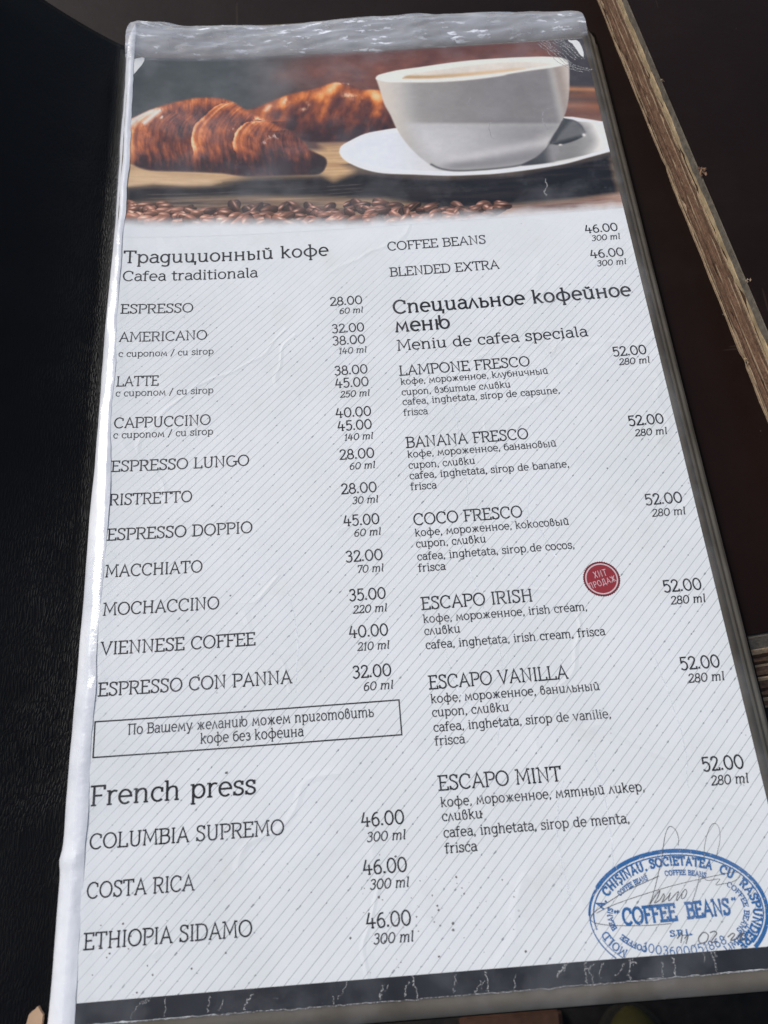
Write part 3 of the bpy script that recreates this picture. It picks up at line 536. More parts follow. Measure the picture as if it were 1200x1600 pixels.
 'corner_scr': [(0.3219,1.2683),(0.3440,1.2346),(0.3610,1.2066),(0.3877,1.1929)],
 'corner_scr2': [(0.3471,1.2685),(0.3672,1.2443),(0.3793,1.2197)],
}
TX = [
 ('h','Традиционный кофе',-0.3600,0.8500,-0.0609),
 ('s','Cafea traditionala',-0.3600,0.8171,-0.1670),
 ('i','ESPRESSO',-0.3600,0.7593,-0.2600),
 ('p','28.00',-0.0606,0.7574,-0.0153),
 ('m','60 ml',-0.0486,0.7420,-0.0145),
 ('i','AMERICANO',-0.3600,0.7111,-0.2397),
 ('p','32.00',-0.0605,0.7095,-0.0155),
 ('p','38.00',-0.0605,0.6887,-0.0155),
 ('m','140 ml',-0.0531,0.6733,-0.0138),
 ('d','с сиропом / cu sirop',-0.3599,0.6856,-0.2301),
 ('i','LATTE',-0.3600,0.6377,-0.3050),
 ('d','с сиропом / cu sirop',-0.3606,0.6215,-0.2299),
 ('p','38.00',-0.0603,0.6386,-0.0153),
 ('p','45.00',-0.0600,0.6180,-0.0151),
 ('m','250 ml',-0.0548,0.6020,-0.0141),
 ('i','CAPPUCCINO',-0.3600,0.5722,-0.2334),
 ('d','с сиропом / cu sirop',-0.3604,0.5565,-0.2297),
 ('p','40.00',-0.0617,0.5706,-0.0148),
 ('p','45.00',-0.0602,0.5501,-0.0153),
 ('m','140 ml',-0.0529,0.5345,-0.0141),
 ('i','ESPRESSO LUNGO',-0.3600,0.5070,-0.1820),
 ('p','28.00',-0.0600,0.5062,-0.0150),
 ('m','60 ml',-0.0482,0.4905,-0.0143),
 ('i','RISTRETTO',-0.3600,0.4587,-0.2564),
 ('p','28.00',-0.0605,0.4556,-0.0153),
 ('m','30 ml',-0.0475,0.4404,-0.0138),
 ('i','ESPRESSO DOPPIO',-0.3600,0.4100,-0.1787),
 ('p','45.00',-0.0598,0.4101,-0.0149),
 ('m','60 ml',-0.0478,0.3947,-0.0135),
 ('i','MACCHIATO',-0.3600,0.3608,-0.2419),
 ('p','32.00',-0.0601,0.3607,-0.0143),
 ('m','70 ml',-0.0469,0.3452,-0.0137),
 ('i','MOCHACCINO',-0.3600,0.3114,-0.2207),
 ('p','35.00',-0.0586,0.3094,-0.0142),
 ('m','220 ml',-0.0552,0.2929,-0.0133),
 ('i','VIENNESE COFFEE',-0.3600,0.2625,-0.1769),
 ('p','40.00',-0.0610,0.2626,-0.0148),
 ('m','210 ml',-0.0526,0.2460,-0.0139),
 ('i','ESPRESSO CON PANNA',-0.3600,0.2130,-0.1339),
 ('p','32.00',-0.0599,0.2129,-0.0147),
 ('m','60 ml',-0.0483,0.1974,-0.0130),
 ('c','По Вашему желанию можем приготовить',-0.3240,0.1664,-0.0389),
 ('c','кофе без кофеина',-0.2406,0.1503,-0.1222),
 ('h2','French press',-0.3610,0.0907,-0.1791),
 ('i','COLUMBIA SUPREMO',-0.3600,0.0452,-0.1476),
 ('p','46.00',-0.0597,0.0465,-0.0131),
 ('m','300 ml',-0.0555,0.0303,-0.0122),
 ('i','COSTA RICA',-0.3600,-0.0043,-0.2466),
 ('p','46.00',-0.0608,-0.0027,-0.0141),
 ('m','300 ml',-0.0552,-0.0180,-0.0125),
 ('i','ETHIOPIA SIDAMO',-0.3600,-0.0536,-0.1843),
 ('p','46.00',-0.0608,-0.0554,-0.0142),
 ('m','300 ml',-0.0550,-0.0710,-0.0122),
 ('I','COFFEE BEANS',0.0304,0.8512,0.1766),
 ('P','46.00',0.3292,0.8557,0.3768),
 ('M','300 ml',0.3353,0.8401,0.3779),
 ('I','BLENDED EXTRA',0.0304,0.8028,0.1906),
 ('P','46.00',0.3291,0.8084,0.3770),
 ('M','300 ml',0.3352,0.7928,0.3783),
 ('H','Специальное кофейное',0.0304,0.7361,0.3734),
 ('H','меню',0.0304,0.7041,0.1076),
 ('S','Meniu de cafea speciala',0.0308,0.6724,0.2996),
 ('I','LAMPONE FRESCO',0.0304,0.6309,0.2116),
 ('P','52.00',0.3308,0.6354,0.3765),
 ('M','280 ml',0.3359,0.6205,0.3786),
 ('D','кофе, мороженное, клубничный',0.0304,0.6158,0.2351),
 ('D','сироп, взбитые сливки',0.0304,0.5987,0.1803),
 ('D','cafea, inghetata, sirop de capsune,',0.0304,0.5832,0.2463),
 ('D','frisca',0.0304,0.5663,0.0624),
 ('I','BANANA FRESCO',0.0304,0.5170,0.1934),
 ('P','52.00',0.3316,0.5241,0.3778),
 ('M','280 ml',0.3364,0.5077,0.3793),
 ('D','кофе, мороженное, банановый',0.0304,0.5021,0.2289),
 ('D','сироп, сливки',0.0304,0.4856,0.1179),
 ('D','cafea, inghetata, sirop de banane,',0.0304,0.4702,0.2408),
 ('D','frisca',0.0304,0.4542,0.0634),
 ('I','COCO FRESCO',0.0304,0.4045,0.1696),
 ('P','52.00',0.3311,0.4072,0.3776),
 ('M','280 ml',0.3358,0.3905,0.3786),
 ('D','кофе, мороженное, кокосовый',0.0304,0.3888,0.2276),
 ('D','сироп, сливки',0.0304,0.3736,0.1187),
 ('D','cafea, inghetata, sirop de cocos,',0.0304,0.3562,0.2292),
 ('D','frisca',0.0304,0.3409,0.0635),
 ('I','ESCAPO IRISH',0.0304,0.2913,0.1666),
 ('P','52.00',0.3303,0.2893,0.3762),
 ('M','280 ml',0.3352,0.2732,0.3778),
 ('D','кофе, мороженное, irish cream,',0.0304,0.2744,0.2314),
 ('D','сливки',0.0304,0.2592,0.0733),
 ('D','cafea, inghetata, irish cream, frisca',0.0304,0.2418,0.2476),
 ('I','ESCAPO VANILLA',0.0304,0.1933,0.1945),
 ('P','52.00',0.3305,0.1924,0.3762),
 ('M','280 ml',0.3358,0.1768,0.3784),
 ('D','кофе, мороженное, ванильный',0.0304,0.1768,0.2297),
 ('D','сироп, сливки',0.0304,0.1608,0.1198),
 ('D','cafea, inghetata, sirop de vanilie,',0.0304,0.1437,0.2370),
 ('D','frisca',0.0304,0.1282,0.0642),
 ('I','ESCAPO MINT',0.0304,0.0785,0.1688),
 ('P','52.00',0.3307,0.0764,0.3765),
 ('M','280 ml',0.3363,0.0607,0.3784),
 ('D','кофе, мороженное, мятный ликер,',0.0304,0.0607,0.2600),
 ('D','сливки',0.0304,0.0458,0.0747),
 ('D','cafea, inghetata, sirop de menta,',0.0304,0.0286,0.2368),
 ('D','frisca',0.0304,0.0124,0.0647),
]


# ---------------------------------------------------------------- ground and table
ZT = -0.030
def P3(u, v, z): return (u * S, v * S, z * S)
m_floor = mat_leaf('dark_paving', (0.010, 0.009, 0.008, 1), (0.024, 0.020, 0.017, 1), 0.8, 0.2, 0.004, 12)
floor = new_mesh('ground', [(-6, -6, -0.80), (6, -6, -0.80), (6, 6, -0.80), (-6, 6, -0.80)], [(0, 1, 2, 3)], m_floor); floor['kind'] = 'structure'
m_tile = mat_leaf('terracotta', (0.075, 0.036, 0.022, 1), (0.13, 0.065, 0.040, 1), 0.75, 0.2, 0.002, 20)
def box(name, x0, x1, y0, y1, z0, z1, mat, parent=None, bev=0.0):
    bm = bmesh.new(); bmesh.ops.create_cube(bm, size=1)
    for v in bm.verts: v.co = ((x0 + x1) / 2 + v.co.x * (x1 - x0), (y0 + y1) / 2 + v.co.y * (y1 - y0), (z0 + z1) / 2 + v.co.z * (z1 - z0))
    if bev: bmesh.ops.bevel(bm, geom=bm.edges[:], offset=bev, segments=2, affect='EDGES')
    me = bpy.data.meshes.new(name); bm.to_mesh(me); bm.free(); me.materials.append(mat)
    o = bpy.data.objects.new(name, me); scene.collection.objects.link(o)
    if parent: o.parent = parent
    return o
def tiles():
    # orange-brown paving slabs, far below and out of focus; dark joints between them
    for x0, x1, y0, y1 in ((-0.30, -0.030, -0.45, -0.158), (0.030, 0.142, -0.45, -0.152)):
        box('paving_slab', x0, x1, y0, y1, -0.80, -0.784, m_tile, floor, 0.004)
tiles()
def shoe():
    t = thing('shoe', 'olive yellow rounded toe, blurred on the dark ground below the menu edge', 'shoe', (0.215, -0.20, -0.80))
    mt = mat_leaf('olive_suede', (0.045, 0.038, 0.010, 1), (0.07, 0.058, 0.017, 1), 0.85, 0.2)
    ms = mat_leaf('dark_rubber', (0.02, 0.018, 0.014, 1), (0.03, 0.028, 0.02, 1), 0.7, 0.3)
    n = 16; rows = []
    for i in range(13):
        a = (i / 12) ** 2; y = 0.045 - 0.19 * a; hw = 0.034 * math.sqrt(max(0.02, 1 - (1 - min(1, a * 3.2)) ** 2)) * (1 + 0.1 * a); hh = 0.045 + 0.03 * a
        rows.append([(hw * math.cos(math.pi * k / n), y, 0.018 + hh * (math.sin(math.pi * k / n) ** 0.7) * min(1, 0.25 + 0.75 * min(1, a * 4) ** .5)) for k in range(n + 1)])
    V = [p for r in rows for p in r]; F = [(i * (n + 1) + k, i * (n + 1) + k + 1, (i + 1) * (n + 1) + k + 1, (i + 1) * (n + 1) + k) for i in range(12) for k in range(n)]
    V.append((0, 0.0455, 0.022)); c = len(V) - 1; F += [(c, k + 1, k) for k in range(n)]
    new_mesh('upper', V, F, mt, t, True)
    out = [(0.035 * math.cos(a), 0.012 + 0.035 * math.sin(a)) for a in [math.pi * k / 12 for k in range(13)]] + [(-0.038, -0.15), (0.038, -0.15)]
    k = len(out); new_mesh('sole', [(x, y, 0) for x, y in out] + [(x, y, 0.02) for x, y in out], [tuple(range(k, 2 * k)), tuple(range(k))[::-1]] + [(i, (i + 1) % k, k + (i + 1) % k, k + i) for i in range(k)], ms, t)
shoe()

tab = thing('plywood_table', 'dark brown table top of plywood with sloping cut front edge, under the menu', 'table', P3(0.45, 0.6, ZT))
def wparent(o, p):
    o.parent = p; o.matrix_parent_inverse = Matrix.Translation(-p.location)
def slab_top(name, poly, z0, z1, mat, par, z1side=None):
    n = len(poly); V = [P3(u, v, z0) for u, v in poly] + [P3(u, v, z1) for u, v in poly]
    F = [tuple(range(n, 2 * n)), tuple(range(n))[::-1]] + [(i, (i + 1) % n, n + (i + 1) % n, n + i) for i in range(n)]
    o = new_mesh(name, V, F, mat); wparent(o, par); return o
def front_v(u): return 0.2345 + (u - 0.4225) * 0.08
PLY = {
 'grey': mat_ply('weathered_veneer', (0.085, 0.072, 0.056, 1), (0.22, 0.19, 0.15, 1), 260),
 'pale': mat_ply('pale_veneer', (0.30, 0.22, 0.12, 1), (0.60, 0.46, 0.28, 1), 120),
 'tan': mat_ply('tan_veneer', (0.30, 0.21, 0.13, 1), (0.50, 0.37, 0.24, 1), 300),
 'brown': mat_ply('brown_veneer', (0.10, 0.056, 0.034, 1), (0.22, 0.132, 0.085, 1), 420),
 'rust': mat_ply('rusty_veneer', (0.16, 0.088, 0.054, 1), (0.30, 0.18, 0.112, 1), 420),
 'dark': mat_ply('glue_darkened_veneer', (0.03, 0.017, 0.010, 1), (0.085, 0.048, 0.030, 1), 300),
}
def table():
    # top sheet of film facing, then the plies stepping forward down the sloping cut
    zt, zb = ZT, ZT - 0.070; dv = -0.083
    uL, uR, vB = -1.6, 3.2, 4.6
    slab_top('film_facing', [(uL, front_v(uL)), (uR, front_v(uR)), (uR, vB), (uL, vB)], zt - 0.0035, zt, M_TABLE, tab)
    seq = [('grey', .16), ('tan', .06), ('dark', .05), ('rust', .06), ('dark', .04), ('tan', .03), ('brown', .06), ('rust', .05), ('dark', .04), ('tan', .03), ('brown', .06), ('rust', .06), ('dark', .04), ('rust', .05), ('dark', .04), ('tan', .04), ('brown', .06), ('tan', .05)]
    tot = sum(s for _, s in seq); z = zt - 0.0035; r = random.Random(3)
    for i, (k, s) in enumerate(seq):
        h = (zt - 0.0035 - zb) * s / tot; a0 = (zt - z) / 0.070; a1 = (zt - z + h) / 0.070
        n = 90; us = np.linspace(-0.3, 3.2, n); j = [r.uniform(-.0012, .0012) for _ in us]; off = 0.0006 * (1 if k in ('dark',) else 0)
        top = [(u, front_v(u) + dv * a0 + jj + off) for u, jj in zip(us, j)]; bot = [(u, front_v(u) + dv * a1 + jj + off) for u, jj in zip(us, j)]
        V = [P3(u, v, z) for u, v in top] + [P3(u, v, z - h) for u, v in bot] + [P3(u, v + 0.25, z) for u, v in top] + [P3(u, v + 0.25, z - h) for u, v in bot]
        F = []
        for q in range(n - 1):
            F += [(q, n + q, n + q + 1, q + 1), (2 * n + q, q, q + 1, 2 * n + q + 1), (n + q, 3 * n + q, 3 * n + q + 1, n + q + 1)]
        o = new_mesh('ply_layer', V, F, PLY[k]); wparent(o, tab); z -= h
table()
brd = thing('plywood_board', 'dark plywood board at the right with a long chipped layered edge, on the table top', 'board', P3(0.55, 1.0, ZT))
def edge_u(v): return 0.4484 + (1.4079 - v) * 0.0942
def board():
    t = 0.085; vv = np.linspace(-0.2, 3.0, 240); r = random.Random(5); lim = 0.5
    vv = vv[vv > 0.22]
    seq = [('tan', .04), ('dark', .06), ('tan', .04), ('brown', .05), ('dark', .03), ('rust', .05), ('dark', .03), ('brown', .05), ('tan', .02), ('rust', .06), ('dark', .03), ('rust', .10), ('tan', .02), ('brown', .07), ('dark', .03), ('tan', .03), ('dark', .05), ('pale', .09), ('dark', .02), ('grey', .15)]
    tot = sum(s for _, s in seq); z = ZT; fb = Fbm(4)
    for i, (k, s) in enumerate(seq):
        h = (t - 0.003) * s / tot; n = len(vv)
        amp = 0.0030 if k in ('grey', 'pale') else 0.0016
        j = (fb(vv * 30 + i * 9, vv * 0 + i * 3.3) - 0.5) * amp * 2 + (0.0014 if k == 'dark' else 0) + (np.array([r.random() for _ in vv]) > 0.97) * 0.002
        j2 = j + (fb(vv * 55 + i * 5, vv * 0 + 2) - .5) * 0.0012
        dzw = (fb(vv * 14 + 50 + i, vv * 0 + i) - .5) * 0.0014 if i else 0 * vv
        V = [P3(edge_u(v) + a, v, z + d) for v, a, d in zip(vv, j, dzw)] + [P3(edge_u(v) + a, v, z + h + 0.0006) for v, a in zip(vv, j2)] + [P3(edge_u(v) + .2, v, z + h + 0.0006) for v in vv] + [P3(edge_u(v) + .2, v, z) for v in vv]
        F = []
        for q in range(n - 1):
            F += [(q, q + 1, n + q + 1, n + q), (n + q, n + q + 1, 2 * n + q + 1, 2 * n + q), (3 * n + q, 3 * n + q + 1, q + 1, q)]
        F.append((0, n, 2 * n, 3 * n)); o = new_mesh('ply_layer', V, F, PLY[k]); wparent(o, brd); z += h
    slab_top('film_facing', [(edge_u(0.22) + .0015, 0.22), (3.2, 0.22), (3.2, 4.6), (edge_u(4.6) + .0015, 4.6)], z + 0.0007, z + 0.0037, M_TABLE, brd)
    # splinters torn out of the edge
    def splinter(u, v, z, n, sz):
        V = []; F = []
        for q in range(n):
            a = r.uniform(0, 6.28); l = sz * r.uniform(.5, 1.3); w = sz * .16; cx = u + r.uniform(-1, 1) * sz * .4; cy = v + r.uniform(-1, 1) * sz * .6
            d = (math.cos(a), math.sin(a)); b = len(V)
            V += [P3(cx - d[0] * l / 2, cy - d[1] * l / 2, z), P3(cx + d[1] * w, cy - d[0] * w, z + w), P3(cx + d[0] * l / 2, cy + d[1] * l / 2, z + l * .35), P3(cx - d[1] * w, cy + d[0] * w, z + w * .2)]
            F += [(b, b + 1, b + 2), (b, b + 2, b + 3), (b, b + 3, b + 1), (b + 1, b + 3, b + 2)]
        o = new_mesh('splinter', V, F, PLY['rust' if sz > .008 else 'tan']); wparent(o, brd)
    splinter(edge_u(.905) + .0035, .905, ZT + t, 14, 0.012)
    splinter(edge_u(1.10) + .002, 1.095, ZT + t, 5, 0.005)
    splinter(edge_u(.625) - .001, .622, ZT + .012, 8, 0.008)
    splinter(edge_u(.72) + .004, .705, ZT + t, 6, 0.006)
    splinter(edge_u(1.20) - .002, 1.20, ZT + .01, 5, 0.005)
board()

# ---------------------------------------------------------------- the menu
menu = thing('coffee_menu', 'worn coffee price list with croissant photo in clear sleeves, black leather cover folded open', 'menu', (0, 0, 0))
M_LEAF = mat_leaf('aged_clear_plastic', (0.10, 0.084, 0.063, 1), (0.165, 0.145, 0.115, 1), 0.30, 0.28)
M_LEAF2 = mat_leaf('aged_clear_plastic_dark', (0.17, 0.148, 0.112, 1), (0.28, 0.25, 0.20, 1), 0.28, 0.3)
M_SPINE = mat_leaf('milky_plastic', (0.62, 0.64, 0.68, 1), (0.78, 0.79, 0.81, 1), 0.34, 0.4, 0.0007, 140)
def round_poly(u0, u1, v0, v1, r, n=6):
    P = []
    for cx, cy, a in ((u1 - r, v1 - r, 0), (u0 + r, v1 - r, 90), (u0 + r, v0 + r, 180), (u1 - r, v0 + r, 270)):
        for k in range(n + 1):
            t = math.radians(a + 90 * k / n); P.append((cx + r * math.cos(t), cy + r * math.sin(t)))
    return P
TOPV = lambda u: 1.3640 + 0.012 * np.exp(-((u + 0.345) / 0.035) ** 2) + 0.0045 * np.exp(-((u - 0.06) / 0.09) ** 2) - 0.024 * np.clip((u - 0.12) / 0.28, 0, 1) ** 1.3
def sheet_grid(u0, u1, v0, v1, nu, nv, dz, top=None, right=None, cr=0.0):
    """rectangular sheet that follows the page's curvature; corners rounded by pulling in the rows"""
    uu = np.linspace(0, 1, nu); vv = np.linspace(0, 1, nv); P = np.zeros((nu, nv, 2))
    for j, b in enumerate(vv):
        P[:, j, 0] = u0 + (u1 - u0) * uu; P[:, j, 1] = v0 + (v1 - v0) * b
    if top is not None:
        tv = top(P[:, -1, 0]); k = (P[:, :, 1] - v0) / (v1 - v0); P[:, :, 1] = v0 + k * (tv - v0)[:, None]
    if cr:
        for j in range(nv):
            for (sgn, ue) in ((1, 1),):
                pass
            d = np.minimum(P[:, j, 1] - v0, (P[nu // 2, -1, 1]) - P[:, j, 1]); d = float(np.min(d))
            if d < cr:
                ins = cr - math.sqrt(max(0, cr * cr - (cr - max(d, 0)) ** 2)); P[:, j, 0] -= uu * ins
    return P
def leaf(u1, v1, dz, th, mat, shift=0.0, cr=0.014):
    nu, nv = 60, 120
    P = sheet_grid(-0.374, u1, -0.1430 - shift, 1.36, nu, nv, dz, (lambda u: TOPV(u) + v1), None, cr)
    u, v = P[:, :, 0], P[:, :, 1]
    rs = np.random.default_rng(int(abs(dz) * 1e6) + 3)
    wob = Fbm(int(abs(dz) * 1e5) % 97 + 1)(u * 3 + 9, v * 6 + 4, 2) * 0.0012
    top = np.stack([u * S, v * S, (zf(u, v) + dz + wob) * S], -1)
    bot = top.copy(); bot[:, :, 2] -= th * S
    o = grid('sleeve_leaf', top, mat, menu)
    bm = bmesh.new(); bm.from_mesh(o.data)
    r = bmesh.ops.extrude_face_region(bm, geom=bm.faces[:])
    for x in r['geom']:
        if isinstance(x, bmesh.types.BMVert): x.co.z -= th * S
    bmesh.ops.recalc_face_normals(bm, faces=bm.faces[:]); bm.to_mesh(o.data); bm.free(); o.data.materials.clear(); o.data.materials.append(mat)
    return o
for k, (u1, v1, dz, m_) in enumerate([(0.4035, 0.000, -0.0022, M_LEAF), (0.4085, -0.008, -0.0054, M_LEAF2), (0.4120, -0.020, -0.0086, M_LEAF), (0.4180, -0.030, -0.0118, M_LEAF2), (0.4215, -0.046, -0.0150, M_LEAF)]):
    leaf(u1, v1, dz, 0.0024, m_, shift=0.0005 * k)
def cover():
    # back board of the cover, under the sleeves
    P = sheet_grid(-0.395, 0.4270, -0.147, 1.325, 50, 100, 0, None, None, 0.02); u, v = P[:, :, 0], P[:, :, 1]
    top = np.stack([u * S, v * S, (zf(u, v) * np.clip((0.42 - u) / 0.3, 0, 1) ** .5 - 0.0205) * S], -1)
    o = grid('back_cover', top, M_LEATHER, menu); bm = bmesh.new(); bm.from_mesh(o.data)
    r = bmesh.ops.extrude_face_region(bm, geom=bm.faces[:])
    for x in r['geom']:
        if isinstance(x, bmesh.types.BMVert): x.co.z -= 0.0075 * S
    bmesh.ops.recalc_face_normals(bm, faces=bm.faces[:]); bm.to_mesh(o.data); bm.free()
    # front flap, opened to the left; it lifts away from the table further out
    nu, nv = 110, 160; a = np.linspace(0, 1, nu)[:, None]; b = np.linspace(0, 1, nv)[None, :]
    fb = Fbm(21); uu = -0.372 - 0.62 * a ** 1.15
    vt = 1.372 - 0.01 * (1 - a) ** 8 + 0.0 * a - 0.07 * np.exp(-(a / 0.030) ** 1.2)
    v = -0.150 + (vt + 0.150) * b; u = uu + 0 * v
    lift = 0.20 * np.clip((-0.41 - u) / 0.2, 0, 1) ** 1.35 * (0.25 + 0.75 * np.clip(v / 1.3, 0, 1)) + 0.022 * (1 - np.exp(-np.clip(-0.372 - u, 0, 9) / 0.045))
    z = -0.022 + lift + 0.004 * (fb(u * 7 + 9, v * 5 + 3, 3) - .5)
    o = grid('front_cover', np.stack([u * S, v * S, z * S], -1), M_LEATHER, menu)
    o.modifiers.new('thickness', 'SOLIDIFY').thickness = 0.0022; o.modifiers['thickness'].offset = -1
    # worn patch where the leather has come off
    m_card = mat_leaf('bare_card', (0.42, 0.27, 0.16, 1), (0.56, 0.38, 0.25, 1), 0.8, 0.2)
    r = random.Random(2); cx, cy = -0.4142, -0.130
    pts = [(cx + 0.0085 * math.cos(t) * r.uniform(.8, 1.1), cy + 0.026 * math.sin(t) * r.uniform(.85, 1.1)) for t in [k / 18 * 6.283 for k in range(18)]]
    def zc(u, v):
        l = 0.20 * max(0, (-0.41 - u) / 0.2) ** 1.35 * (0.25 + 0.75 * max(0, v / 1.3)) + 0.022 * (1 - math.exp(-max(0, -0.372 - u) / 0.045)); return -0.022 + l + 0.0125
    o = new_mesh('worn_patch', [P3(u, v, zc(u, v)) for u, v in pts] + [P3(u, v, zc(u, v) - 0.014) for u, v in pts], [tuple(range(18))] + [(18 + i, 18 + (i + 1) % 18, (i + 1) % 18, i) for i in range(18)], m_card, menu)
    o['label'] = 'bare tan card where the black leather has worn off'
cover()
def spine():
    nv = 300; vv = np.linspace(-0.150, 1.365, nv); fb = Fbm(33); nk = 18
    t = np.linspace(0, 1, nk)[:, None]; v = vv[None, :] + 0 * t
    wide = 0.017 + 0.017 * np.clip(1 - (v + 0.15) / 1.1, 0, 1)         # band widens towards the bottom
    uo = -0.366 - wide + (fb(v * 9, v * 0 + 2.2, 3) - .5) * 0.004 - 0.0028 * np.exp(-((v - 0.036) / 0.009) ** 2)
    tipc = np.clip((1.366 - v) / 0.035, 0, 1); uo = uo + (1 - np.sqrt(1 - (1 - tipc) ** 2)) * 0.030
    rg = (fb(v * 22 + 3, v * 0 + 7.7, 4) - .5); rg2 = fb(v * 5 + 9, v * 0 + 1.7, 2)
    ui = -0.3650 + 0.0042 * rg + 0.0125 * np.clip((rg2 - .30) * 2.2, 0, 1) * np.exp(-((v - .66) / .36) ** 2); ang = t * math.pi * 0.62  # ragged white inner edge shaped to stand in for glare over the page
    k_ = np.clip(t / .78, 0, 1); u = ui + (uo - ui) * k_ ** .95 + np.clip(t - .78, 0, 1) * .004
    drop = 0.015 * k_ ** 3.2 + np.clip(t - .78, 0, 1) * .10
    z = zf(-0.364, v) + 0.0008 + 0.0014 * np.sin(np.clip(t * 2.2, 0, 1) * math.pi) - drop + (fb(u * 60 + 5, v * 16, 4) - .5) * 0.0032
    z = z + 0.0022 * np.exp(-((v - 0.036) / 0.008) ** 2) * np.sin(np.clip(t * 1.4, 0, 1) * math.pi)
    grid('spine_fold', np.stack([u * S, v * S, z * S], -1), M_SPINE, menu)
spine()

# the printed sheet
def torn(v): return 0
def page():
    nu, nv = 150, 260
    uL, vB = -0.3668, -0.1235
    uu = np.linspace(0, 1, nu)[:, None]; vv = np.linspace(0, 1, nv)[None, :]
    v = vB + (1.2835 - vB) * vv + 0 * uu; u = uL + (0.3935 - uL) * uu + 0 * vv
    v = np.where(vv > .999, v - 0.010 * np.clip((u + .1) / .5, 0, 1), v)
    tilt = 0.0105 * np.clip((u + .1) / .5, 0, 1) * np.clip((v - 1.0) / .28, 0, 1); v = v - np.where(vv > .999, 0, tilt)
    P = np.stack([u * S, v * S, zf(u, v) * S], -1)
    return grid('printed_page', P, M_PAPER, menu, np.stack([u, v], -1))
pg = page()

